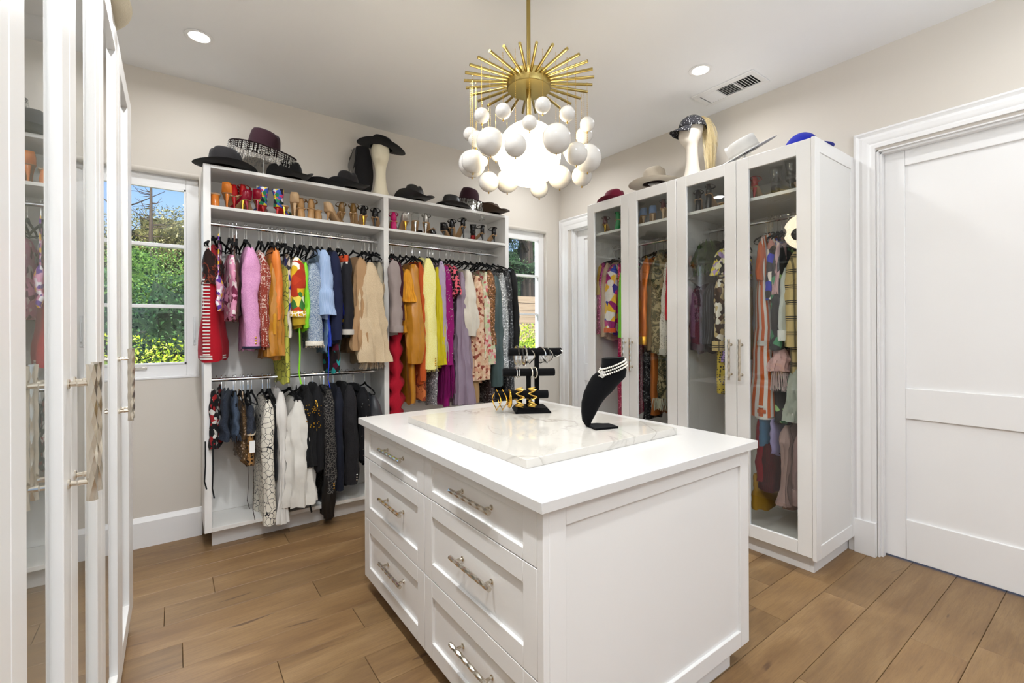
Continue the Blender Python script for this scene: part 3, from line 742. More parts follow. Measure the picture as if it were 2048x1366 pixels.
G('dress', 'dress', 'red black and white dress in ethnic wave print', 'ethnic print dress', (517, 536, 494, 600), 'vest', fab((150, 52, 40), 'lines', (236, 226, 214), s=1.3, a=1.0), thk=1)
G('jacket', 'jacket', 'small-check rust and white woven jacket beside the mustard blouse', 'woven rust jacket', (520, 544, 510, 694), 'long', fab((140, 56, 42), 'dots', (236, 224, 210), s=2.0, a=.32), ry=.04)
G('blouse', 'blouse', 'mustard satin blouse with gathered waist on the upper left rail', 'mustard satin blouse', (532, 560, 514, 712), 'flare', fab((186, 124, 30), rough=.4), rz=5, amp=.012)
G('shirt', 'shirt', 'bright orange draped shirt among the mustard pieces', 'orange shirt', (543, 562, 490, 640), 'long', fab((232, 130, 44), rough=.5))
G('shirt', 'shirt', 'golden yellow long sleeve hanging in front of the orange shirt', 'golden yellow shirt', (549, 561, 560, 668), 'rolled', fab((206, 146, 40)))
G('dress', 'dress', 'apricot slip dress strip beside the chartreuse dress', 'apricot slip dress', (560, 568, 520, 668), 'dress', fab((236, 142, 66)))
G('dress', 'dress', 'chartreuse printed maxi dress reaching below the lower rail', 'chartreuse maxi dress', (563, 585, 524, 768), 'dress', fab((196, 196, 84), 'lines', (110, 118, 60), s=.8, a=.35), top=.9, fl=.85, hw=.16)
G('top', 'top', 'white and blue geometric panel top beside the chartreuse dress', 'white and blue panel top', (577, 589, 500, 672), 'vest', fab((226, 218, 204), 'cells', cols=[(230, 224, 210), (50, 60, 150), (206, 190, 160), (60, 60, 70)], s=.8))
G('shirt', 'shirt', 'yellow and red ornate printed silk shirt with green swirls', 'ornate printed silk shirt', (585, 616, 510, 632), 'long', fab((222, 176, 32), 'cells', cols=[(178, 52, 26), (226, 184, 40), (60, 120, 56), (240, 220, 90), (190, 60, 30), (244, 240, 226)], s=.62), cuff=fab((206, 168, 40), 'lines', (240, 236, 228), s=2.0, a=1), ch=.035, ry=.05, ck=1.05)
G('shirt', 'shirt', 'bunched mustard green rolled sleeve under the ornate printed shirt', 'mustard green rolled shirt', (589, 612, 560, 650), 'rolled', fab((190, 158, 40)), ry=.03)
G('top', 'top', 'neon green satin top with a long hanging neon tie', 'neon green top', (609, 622, 520, 656), 'long', fab((140, 226, 40), rough=.5), cord=[(-.045, .38, .0055, fab((140, 226, 40), rough=.5))])
G('jacket', 'jacket', 'pale blue bouclé jacket with white fringed cuff', 'pale blue bouclé jacket', (615, 650, 522, 690), 'long', fab((196, 206, 214), 'tweed', (78, 104, 140)), cuff=fab((236, 232, 220), 'tweed', (214, 206, 190)), ch=.03, ck=1.0, fringe=CRM, flen=.03, ry=.045, hw=.16)
G('shirt', 'shirt', 'light blue pinstripe shirt with fat rolled cuffs', 'light blue pinstripe shirt', (633, 664, 494, 630), 'rolled', fab((178, 198, 228), 'sw', (140, 166, 208), s=7), ry=.05, rz=6)
G('dress', 'dress', 'royal blue dress with a thin long tie, right of the pinstripe shirt', 'royal blue dress', (652, 664, 498, 690), 'vest', fab((36, 70, 196), rough=.5), cord=[(-.01, .30, .003, fab((36, 60, 210)))])
G('skirt', 'skirt', 'slim steel blue strip of skirt below the pinstripe shirt', 'steel blue skirt', (654, 663, 625, 706), 'skirt', fab((118, 146, 180)))
G('blazer', 'jacket', 'navy wool blazer hanging straight beside the royal blue dress', 'navy wool blazer', (660, 684, 498, 680), 'long', fab((26, 32, 62)), ry=.05)
G('top', 'top', 'dark beaded top with turquoise and plum patches hanging low', 'dark beaded top', (668, 684, 560, 746), 'vest', fab((40, 22, 30), 'cells', cols=[(30, 20, 26), (30, 22, 26), (40, 160, 160), (92, 24, 50), (44, 30, 26)], s=.8))
G('dress', 'dress', 'scarf print dress in orange, royal blue and gold trim', 'blue and orange scarf print dress', (684, 702, 508, 648), 'vest', fab((30, 52, 186), 'plain'), x=[band(.06, .05, fab((214, 80, 40))), band(.24, .14, fab((236, 232, 226), 'dots', (20, 20, 24), s=1.6, a=.35)), band(.95, .02, fab((232, 184, 40)))])
G('shirt', 'shirt', 'black shirt whose pale grey cuff folds out to the right', 'black shirt with grey cuff', (688, 710, 505, 668), 'long', fab((30, 30, 36)), cuff=fab((196, 190, 182)), ch=.035, ck=1.1)
G('dress', 'dress', 'camel gathered linen dress left of the beige lace top', 'camel linen dress', (704, 741, 510, 700), 'flare', fab((176, 140, 102)), amp=.014, rz=8, ry=.045)
G('top', 'top', 'beige lace tunic with long fringed hem at end of left rail', 'beige lace tunic', (716, 766, 520, 724), 'flare', fab((206, 184, 152), 'lace', (160, 138, 110)), amp=.012, fringe=fab((208, 188, 160)), flen=.06, fn=70, ry=.06, rz=4, hw=.175)
G('blouse', 'blouse', 'grey green silk blouse tucked between lace tunic and divider', 'grey green silk blouse', (756, 770, 520, 626), 'short', fab((150, 142, 122), rough=.4), bz=690)
# ---- upper right rail
G('shirt', 'shirt', 'taupe grey button-cuff shirt in front of the white divider', 'taupe button-cuff shirt', (776, 803, 514, 664), 'long', fab((158, 144, 140)), cuff=fab((150, 137, 133)), ch=.05, rz=6, ry=.05)
G('dress', 'dress', 'long crimson red scalloped lace dress reaching the island', 'crimson lace dress', (778, 818, 512, 830), 'dress', fab((176, 16, 42), 'lace', (130, 8, 30)), dx=.014, tk=.82, top=.35, fl=1.0, ruff=9, hw=.15)
G('top', 'top', 'dark plum strip of a top beside the crimson dress', 'dark plum top', (800, 812, 520, 640), 'long', fab((60, 22, 34)))
G('top', 'top', 'mustard pleated top with ruffled short sleeve', 'mustard pleated top', (808, 831, 534, 604), 'flare', fab((222, 154, 40), 'sw', (196, 130, 30), s=5), amp=.01, bz=668)
G('blouse', 'blouse', 'ochre satin blouse with large balloon sleeve gathered low', 'ochre balloon sleeve blouse', (816, 848, 524, 727), 'balloon', fab((190, 126, 28), rough=.32), ry=.06, bz=810, amp=.012)
G('dress', 'dress', 'orange pleated dress behind the ochre balloon sleeve', 'orange pleated dress', (838, 852, 520, 762), 'long', fab((206, 92, 36), 'sw', (170, 70, 30), s=5), ry=.03)
G('dress', 'dress', 'rust and brown swirl print dress left of pastel yellow jacket', 'rust swirl dress', (843, 856, 524, 800), 'dress', fab((150, 62, 36), 'camo', cols=[(98, 44, 28), (196, 110, 60)]))
G('jacket', 'jacket', 'pastel yellow bouclé jacket with fringed cuff and row of buttons', 'pastel yellow bouclé jacket', (845, 874, 512, 738), 'long', fab((236, 226, 130), 'tweed', (246, 240, 170)), fringe=fab((236, 226, 140)), flen=.035, ry=.055, btn=GOLDB, nb=4)
G('blouse', 'blouse', 'bright lemon sequinned blouse right of the pastel yellow jacket', 'lemon sequinned blouse', (872, 889, 530, 730), 'flare', fab((206, 190, 30), 'plain'), amp=.012)
G('dress', 'dress', 'lilac cocktail dress ending in a silver feather cuff', 'lilac feather-cuff dress', (878, 896, 518, 690), 'long', fab((176, 156, 184), rough=.45), fringe=fab((186, 180, 184)), flen=.13, fn=120, fr=.0022, fup=.02)
G('skirt', 'skirt', 'silver glitter skirt hanging below the feather cuff', 'silver glitter skirt', (868, 884, 700, 812), 'skirt', fab((150, 148, 152), 'sequin', (90, 90, 96)))
G('dress', 'dress', 'magenta studded dress with long fringe down to the island', 'magenta studded dress', (889, 912, 528, 730), 'long', fab((148, 14, 108)), x=[studs(90, SILVER)], fringe=fab((140, 14, 104)), flen=.26, fn=80, ry=.045, bz=812)
G('top', 'top', 'coral pink top with black dots beside the magenta dress', 'coral dotted top', (908, 920, 526, 590), 'flare', fab((226, 100, 116), 'dots', (20, 16, 20), s=.6, a=.5))
G('dress', 'dress', 'dusty lilac satin wrap dress falling in loose drapes', 'dusty lilac satin dress', (915, 942, 540, 808), 'flare', fab((150, 132, 150), rough=.32), amp=.02, nf=4, ry=.05)
G('blouse', 'blouse', 'cream white satin blouse with a big bow collar', 'cream bow blouse', (926, 954, 536, 672), 'balloon', fab((226, 218, 202), rough=.45), ry=.055)
G('trousers', 'trousers', 'tan suede trousers folded over a hanger', 'tan suede trousers', (944, 964, 620, 806), 'pants', fab((176, 142, 98)))
G('dress', 'dress', 'cream and rust flower print dress with tiered ruffles', 'tiered flower print dress', (950, 978, 548, 760), 'flare', fab((206, 164, 134), 'cells', cols=[(214, 180, 150), (226, 196, 168), (140, 70, 56), (206, 150, 124), (214, 184, 150)], s=1.5), ruff=4, amp=.012)
G('dress', 'dress', 'pastel green and pink flower print blouse dress', 'pastel flower dress', (966, 988, 540, 728), 'flare', fab((206, 196, 166), 'cells', cols=[(190, 200, 160), (216, 160, 160), (222, 210, 190), (196, 90, 90), (206, 200, 170)], s=1.5))
G('jacket', 'jacket', 'copper gold sequin jacket on the upper right rail', 'copper sequin jacket', (972, 993, 537, 690), 'long', fab((140, 92, 46), 'sequin', (50, 30, 18)), ry=.045)
G('dress', 'dress', 'dark teal satin coat dress with wide sleeve', 'dark teal satin dress', (984, 1010, 548, 772), 'long', fab((58, 78, 78), rough=.35), ry=.055)
G('dress', 'dress', 'pale silver sequin dress beside the dark teal one', 'pale silver sequin dress', (1000, 1020, 542, 736), 'long', fab((176, 178, 178), 'sequin', (96, 98, 98)), ry=.045)
G('dress', 'dress', 'black and silver sequin gown with long sleeve near rail end', 'black and silver sequin gown', (1010, 1031, 534, 806), 'long', fab((44, 44, 46), 'sequin', (10, 10, 12)), ry=.05)
G('jacket', 'jacket', 'black velvet jacket at the very right end of the rail', 'black velvet jacket', (1024, 1037, 536, 700), 'long', fab((30, 30, 30)), ry=.05)
G('trousers', 'trousers', 'dark brown sequin trousers low between dress hems', 'dark brown sequin trousers', (978, 1000, 740, 808), 'pants', fab((46, 28, 26), 'sequin', (14, 10, 10)))
# ---- lower rail
LR = dict(hz=1.047)
DEN = fab((78, 92, 112), 'tweed', (56, 68, 86)); DEN2 = fab((52, 60, 74), 'tweed', (34, 40, 52))
G('top', 'top', 'black lace bustier with red flowers and long black ties', 'black lace bustier', (426, 450, 790, 898), 'strap', fab((26, 22, 24), 'cells', cols=[(22, 20, 22), (22, 20, 22), (150, 30, 34), (24, 22, 24), (200, 196, 190)], s=1.6), cord=[(-.035, .24, .004, BLK), (.004, .30, .004, BLK)], rz=-12, **LR)
G('top', 'top', 'washed grey denim corset top near left end of lower rail', 'grey denim corset', (446, 468, 776, 884), 'vest', DEN2, rz=-8, **LR)
G('shorts', 'shorts', 'frayed light blue denim shorts on the lower rail', 'frayed denim shorts', (464, 482, 800, 874), 'strap', DEN, fringe=DEN2, flen=.04, fn=30, **LR)
G('top', 'top', 'bronze sequinned top left of the leopard print skirt', 'bronze sequinned top', (478, 497, 812, 920), 'strap', fab((110, 84, 52), 'sequin', (50, 36, 24)), **LR)
G('skirt', 'skirt', 'dark denim mini skirt with pale stitched hem', 'dark denim mini skirt', (491, 517, 822, 872), 'skirt', fab((60, 66, 78), 'tweed', (40, 44, 54)), x=[band(.98, .008, CRM)], **LR)
G('skirt', 'skirt', 'leopard print skirt carrying a white paper price tag', 'leopard skirt with white tag', (492, 514, 872, 936), 'skirt', fab((164, 122, 72), 'dots', (28, 20, 16), s=.75, a=.42), x=[tagcard(.15)], cord=[(-.02, .26, .002, fab((58, 44, 36))), (.01, .34, .002, fab((58, 44, 36)))], **LR)
G('blouse', 'blouse', 'cream blouse with black chain print and very long sleeve', 'chain print blouse', (520, 547, 798, 1050), 'long', fab((226, 220, 206), 'lines', (44, 44, 48), s=1.35, a=.34), ry=.045, rz=4, **LR)
G('dress', 'dress', 'black sleeveless dress between chain print and white blouse', 'black sleeveless dress', (543, 556, 800, 962), 'vest', BLK, **LR)
G('blouse', 'blouse', 'white ruffle-neck blouse with bell cuff hanging over the toe board', 'white bell-cuff blouse', (548, 574, 782, 1046), 'bell', fab((232, 228, 222)), ry=.045, rz=5, **LR)
G('blouse', 'blouse', 'wide white pleated peplum blouse behind the bell cuff', 'white peplum blouse', (566, 616, 800, 1010), 'flare', fab((228, 224, 216)), amp=.016, ry=.06, rz=8, **LR)
G('top', 'top', 'black corset top with gold chain and studs', 'black gold-chain corset', (592, 634, 804, 862), 'strap', BLK, x=[chain(.0, 1.0, .012, GOLDB), studs(40, GOLDB, .005)], rz=14, **LR)
G('dress', 'dress', 'black fitted dress with trailing black tie on lower rail', 'black fitted dress', (610, 634, 776, 932), 'flare', fab((20, 20, 22)), cord=[(.0, .32, .006, BLK)], **LR)
G('dress', 'dress', 'black pleated dress left of the striped metallic jacket', 'black pleated dress', (628, 650, 770, 940), 'long', fab((24, 24, 28), 'sw', (12, 12, 14), s=4), **LR)
G('jacket', 'jacket', 'black tweed jacket with diagonal silver threads and gold buttons', 'silver-thread tweed jacket', (648, 674, 776, 984), 'long', fab((28, 26, 28), 'lines', (110, 106, 100), s=2.6, a=.5), btn=GOLDB, ry=.05, **LR)
G('shirt', 'shirt', 'glossy black leather shirt sleeve hanging lowest on lower rail', 'glossy black leather shirt', (650, 675, 860, 1034), 'balloon', LEATH, ry=.04, **LR)
G('jacket', 'jacket', 'midnight navy jacket between striped tweed and black blazer', 'midnight navy jacket', (672, 690, 772, 980), 'long', fab((22, 26, 40)), **LR)
G('blazer', 'jacket', 'black wool blazer with three white cuff buttons', 'black wool blazer', (684, 713, 768, 968), 'long', fab((36, 35, 38), 'tweed', (26, 25, 28)), btn=SILVER, ry=.055, rz=6, **LR)
G('jacket', 'jacket', 'black studded jacket partly behind the island corner', 'black studded jacket', (712, 736, 772, 920), 'long', fab((18, 18, 22)), x=[studs(20, SILVER, .004)], ry=.05, rz=10, **LR)
G('jacket', 'jacket', 'charcoal leather jacket with pale topstitching at lower rail end', 'charcoal leather jacket', (734, 760, 790, 930), 'long', solid('charcoal_leather', (58, 60, 64), .45), ry=.05, rz=8, **LR)
# bare hangers bunched together
gB = 'black velvet hangers on the back wall rails'
empties([(436, 480, -30, 'empty black velvet hanger turned sideways in front of the tie-dyed top'), (468, 480, -18, 'empty black hanger left of the brown ribbed top'), (489, 480, 6, 'empty black hanger hidden behind the pink blazer collar'),
         (556, 485, 20, 'empty black hanger splayed right of the orange shirt'), (568, 485, 14, 'empty black hanger beside the apricot slip dress'), (600, 490, 3, 'empty black hanger above the ornate printed shirt'), (608, 490, -3, 'empty black hanger above the neon green top'), (622, 490, 2, 'empty black hanger above the blue bouclé jacket'),
         (634, 490, 4, 'empty black hanger left of the pinstripe shirt collar'), (674, 492, 0, 'empty black hanger above the dark beaded top'), (730, 500, 30, 'empty black hanger splayed widest over the beige lace tunic'), (738, 500, -28, 'empty black hanger crossing the splayed one over the lace tunic'), (752, 500, 24, 'empty black hanger next to the white divider')], RY, RZ, gB, '')
empties([(782, 505, 4, 'empty black hanger just right of the white divider'), (812, 505, 10, 'empty black hanger above the mustard pleated top'), (824, 505, 4, 'empty black hanger above the ochre blouse'), (862, 510, 6, 'empty black hanger above the pastel yellow jacket'), (900, 515, 2, 'empty black hanger above the magenta dress'),
         (928, 518, 18, 'empty black hanger left of the cream bow blouse'), (960, 520, 5, 'empty black hanger above the flower print dress'), (1000, 525, 3, 'empty black hanger above the silver sequin dress')], RY, RZ, gB, '')
empties([(443, 750, 4, 'empty black hanger over the grey denim corset'), (471, 750, -4, 'empty black hanger over the frayed shorts'), (486, 750, 3, 'empty black hanger left of the bronze top'), (503, 750, 5, 'empty black hanger over the denim mini skirt'), (535, 750, 2, 'empty black hanger over the chain print blouse'),
         (577, 745, 26, 'bare black hanger swung open right of the bell-cuff blouse'), (600, 745, -24, 'bare black hanger swung open left of the gold-chain corset'), (640, 745, 3, 'empty black hanger over the pleated black dress'), (694, 745, 24, 'empty black hanger right of the black wool blazer')], RY, 1.047, gB, '')
# ------------------------------------------------------------------ clothes in the right wardrobes
RW = dict(pl='R')
PLAID = fab((206, 182, 126), 'plaid', (40, 36, 34), s=1.0)
# behind the first door
G('dress', 'dress', 'ochre dress at the far left behind the first glass door', 'ochre dress', (1191, 1199, 524, 590), 'long', fab((188, 150, 60)), **RW)
G('dress', 'dress', 'magenta sequin dress, second from left behind the first glass door', 'magenta sequin dress', (1193, 1206, 522, 668), 'long', fab((160, 10, 110), 'sequin', (110, 0, 76)), **RW)
G('shirt', 'shirt', 'beige crepe shirt left of the flower-painted shirt', 'beige crepe shirt', (1202, 1213, 522, 674), 'long', fab((186, 156, 132)), **RW)
G('shirt', 'shirt', 'silk shirt painted with yellow, blue and magenta shapes, orange hem', 'painted silk shirt', (1206, 1230, 525, 664), 'long', fab((230, 222, 214), 'cells', cols=[(232, 226, 220), (196, 40, 130), (236, 186, 40), (40, 60, 160), (240, 190, 60), (150, 40, 110)], s=.62), cuff=fab((222, 96, 40)), ch=.035, ck=1.0, hw=.16, **RW)
G('gown', 'dress', 'long raspberry pink sequin gown behind the first glass door', 'raspberry sequin gown', (1221, 1243, 518, 830), 'dress', fab((196, 10, 84), 'sequin', (140, 4, 60)), top=.5, **RW)
G('jacket', 'jacket', 'neon green coat right behind the first door handle stile', 'neon green coat', (1235, 1248, 530, 675), 'long', fab((110, 210, 40)), **RW)
# second door
G('top', 'top', 'dark brown satin top at left behind the second glass door', 'dark brown satin top', (1272, 1282, 524, 640), 'long', fab((52, 34, 26), rough=.4), **RW)
G('dress', 'dress', 'metallic orange dress with gold cuff behind the second door', 'metallic orange dress', (1276, 1297, 512, 688), 'long', fab((216, 116, 40), rough=.35, metal=.4), cuff=solid('gold_lame', (206, 150, 50), .35, .8), ch=.06, **RW)
G('jacket', 'jacket', 'olive brown suede jacket between metallic orange and camouflage', 'olive suede jacket', (1288, 1304, 520, 700), 'long', fab((104, 84, 56)), **RW)
CAMO = fab((66, 68, 44), 'camo', cols=[(34, 36, 26), (116, 104, 72), (64, 60, 40), (150, 138, 104)], s=1.2)
G('jacket', 'jacket', 'green and brown camouflage jacket behind the second glass door', 'camouflage jacket', (1298, 1324, 496, 706), 'long', CAMO, ry=.055, **RW)
G('cardigan', 'cardigan', 'off-white crochet cardigan with grey speckles right of camouflage', 'off-white crochet cardigan', (1317, 1336, 520, 708), 'long', fab((212, 206, 194), 'dots', (120, 116, 108), s=1.5, a=.3), cuff=fab((200, 194, 182)), ch=.04, **RW)
G('dress', 'dress', 'red satin dress beside the white crochet cardigan', 'red satin dress', (1328, 1342, 508, 640), 'long', fab((206, 20, 30), rough=.4), bz=700, **RW)
G('trousers', 'trousers', 'copper metallic trousers hanging low behind the second door', 'copper metallic trousers', (1290, 1305, 700, 828), 'pants', fab((186, 106, 40), rough=.35, metal=.5), **RW)
G('trousers', 'trousers', 'black sequin trousers beside the copper metallic ones', 'black sequin trousers', (1276, 1290, 700, 836), 'pants', fab((40, 40, 44), 'sequin', (14, 14, 16)), **RW)
G('skirt', 'skirt', 'frayed camouflage skirt hanging under the camouflage jacket', 'frayed camouflage skirt', (1304, 1328, 706, 800), 'skirt', CAMO, fringe=fab((190, 184, 160)), flen=.08, fn=60, **RW)
G('dress', 'dress', 'pale grey knit dress low at right behind the second door', 'pale grey knit dress', (1324, 1338, 712, 840), 'skirt', fab((120, 118, 112)), **RW)
# third door
G('blouse', 'blouse', 'silver grey satin blouse at left edge behind the third door', 'silver satin blouse', (1364, 1382, 506, 560), 'flare', fab((176, 172, 170), rough=.3), **RW)
G('jacket', 'jacket', 'dark plum tweed jacket behind the third glass door', 'plum tweed jacket', (1374, 1402, 566, 700), 'long', fab((74, 50, 62), 'tweed', (44, 28, 38)), ry=.05, **RW)
G('blazer', 'jacket', 'black pinstripe blazer right of the plum tweed jacket', 'black pinstripe blazer', (1402, 1430, 562, 688), 'long', fab((30, 30, 36), 'sw', (96, 96, 104), s=2.2, a=.9), **RW)
G('jacket', 'jacket', 'shaggy dark green feather jacket behind the third glass door', 'green feather jacket', (1386, 1422, 478, 530), 'flare', fab((34, 46, 22)), fringe=fab((52, 74, 26)), flen=.09, fn=160, fr=.0022, fup=.16, ry=.06, **RW)
G('blouse', 'blouse', 'yellow, lilac and black printed blouse behind the third door', 'yellow and lilac printed blouse', (1430, 1452, 490, 550), 'flare', fab((214, 200, 60), 'cells', cols=[(226, 206, 70), (26, 24, 26), (176, 150, 200), (232, 226, 190), (30, 28, 30)], s=1.3), **RW)
G('shirt', 'shirt', 'tan and black chain print shirt with folded plaid cuff', 'tan chain print shirt', (1427, 1446, 540, 700), 'long', fab((196, 174, 126), 'cells', cols=[(54, 34, 26), (206, 188, 146), (236, 230, 216), (90, 60, 40)], s=1.2), cuff=PLAID, ch=.06, ck=1.15, bz=790, m2=fab((206, 180, 60), 'dots', (20, 18, 18), s=1, a=.4), **RW)
G('dress', 'dress', 'mustard dress at right edge behind the third glass door', 'mustard dress', (1444, 1456, 560, 720), 'dress', fab((186, 150, 24)), **RW)
G('top', 'top', 'lilac and black spotted top hanging below the plaid cuff', 'lilac spotted top', (1430, 1452, 708, 728), 'skirt', fab((160, 130, 200), 'dots', (36, 30, 50), s=1, a=.5), **RW)
# fourth door
STR = fab((226, 220, 214), 'sw', (206, 96, 36), s=.72, a=.5)
G('robe', 'dress', 'long orange and white striped belted dress behind fourth door', 'orange and white striped dress', (1492, 1538, 462, 836), 'vest', STR, hw=.17, top=.5, fl=1.5, amp=.010, x=[band(.965, .022, fab((206, 96, 36))), band(.94, .012, WHT), band(1.0, .016, WHT), band(.60, .03, WHT, wx=.9)], rz=3, **RW)
G('dress', 'dress', 'orange shoulder strip right of the striped dress', 'orange wool dress', (1510, 1524, 474, 560), 'long', fab((200, 96, 44)), **RW)
G('dress', 'dress', 'royal blue and black flower print dress behind the fourth door', 'blue and black flower dress', (1524, 1544, 470, 600), 'long', fab((34, 40, 176), 'cells', cols=[(24, 24, 40), (226, 214, 204), (34, 44, 170), (22, 20, 24), (186, 130, 120)], s=.7), **RW)
G('dress', 'dress', 'pale pink bias dress strip beside the blue flower dress', 'pale pink dress', (1541, 1554, 480, 590), 'flare', fab((206, 168, 170)), **RW)
G('coat', 'jacket', 'black coat printed with big green leaves behind the fourth door', 'leaf print black coat', (1538, 1566, 486, 700), 'long', fab((26, 28, 32), 'cells', cols=[(24, 26, 30), (26, 28, 32), (24, 24, 28), (60, 130, 90), (24, 26, 30), (26, 28, 30), (150, 190, 120)], s=.75), ry=.05, bz=850, **RW)
G('shirt', 'shirt', 'ice grey satin shirt with turned white cuff', 'ice grey satin shirt', (1553, 1573, 530, 680), 'long', fab((196, 200, 192), rough=.35), cuff=fab((226, 226, 220)), ch=.06, ck=1.15, **RW)
G('coat', 'jacket', 'beige, black and white plaid coat at right behind the fourth door', 'beige plaid coat', (1568, 1602, 498, 694), 'long', PLAID, ry=.055, bz=800, **RW)
G('blouse', 'blouse', 'blush ruffled blouse with feathers hanging mid height, fourth door', 'blush feathered blouse', (1536, 1566, 688, 742), 'flare', fab((206, 164, 158)), fringe=fab((206, 180, 176)), flen=.12, fn=90, fr=.0018, **RW)
G('shirt', 'shirt', 'pale grey-green wide sleeve with white cuff low right, fourth door', 'pale grey-green shirt', (1568, 1600, 730, 842), 'flare', fab((176, 184, 170), rough=.4), cuff=fab((220, 220, 214)), ch=.05, **RW)
G('dress', 'dress', 'blue grey dress hem showing below the striped dress', 'blue grey dress', (1506, 1530, 836, 890), 'skirt', fab((70, 110, 140)), **RW)
G('skirt', 'skirt', 'burgundy red skirt low at left behind the fourth door', 'burgundy red skirt', (1497, 1524, 846, 960), 'skirt', fab((136, 20, 36)), **RW)
G('dress', 'dress', 'lilac dress hem with flower print low behind the fourth door', 'lilac dress with flower hem', (1526, 1546, 850, 910), 'skirt', fab((156, 146, 190)), **RW)
G('skirt', 'skirt', 'dark maroon pleated skirt with glitter seam, lowest row', 'maroon pleated skirt', (1500, 1556, 900, 986), 'skirt', fab((78, 12, 22), 'sw', (50, 6, 14), s=3), amp=.014, **RW)
G('gown', 'dress', 'mauve crepe gown reaching near the wardrobe floor', 'mauve crepe gown', (1558, 1584, 850, 1012), 'bell', fab((168, 140, 134)), ry=.05, **RW)
G('gown', 'dress', 'dusty rose gown sleeve right of the mauve gown', 'dusty rose gown', (1580, 1600, 860, 1008), 'long', fab((150, 120, 118)), cuff=fab((158, 130, 126)), ch=.09, **RW)
G('dress', 'dress', 'mustard gold hem in the lowest left corner behind the fourth door', 'mustard gold gown', (1494, 1516, 960, 1024), 'skirt', fab((176, 130, 30)), **RW)
# ---- left wardrobes, seen through glass at a grazing angle
lw_ = [('cream lace gown', (214, 204, 190)), ('lilac tulle gown', (186, 160, 186)), ('dusty pink gown', (196, 150, 150)), ('silver grey gown', (166, 162, 160)), ('olive satin dress', (150, 136, 60)), ('plum velvet dress', (90, 30, 60)),
       ('ivory crepe dress', (222, 214, 200)), ('pearl beaded gown', (196, 190, 186)), ('rose satin gown', (190, 140, 136)), ('stone grey coat', (150, 144, 138)), ('ochre wool coat', (176, 140, 50)), ('white linen dress', (224, 222, 216))]
for i, (nm, c) in enumerate(lw_):
    yy = 1.0+i*.135 + (.03 if i > 4 else 0)
    G('gown' if 'gown' in nm else ('coat' if 'coat' in nm else 'dress'), 'dress' if 'coat' not in nm else 'coat', nm+' hanging behind the glass of the left wardrobes', nm, (yy, .032, 1.93, [.34, .52, .30, .62, .22, .80][i % 6]), 'dress', fab(c, 'lace' if 'lace' in nm or 'bead' in nm else 'plain'), pl='L', top=.8)
G('dress', 'dress', 'yellow-green dress with white bands seen low through left glass', 'banded yellow-green dress', (1.36, .05, 1.93, .30), 'dress', fab((176, 170, 30), 'sh', (226, 226, 200), s=.35, a=.93), pl='L', top=.5, hw=.24)

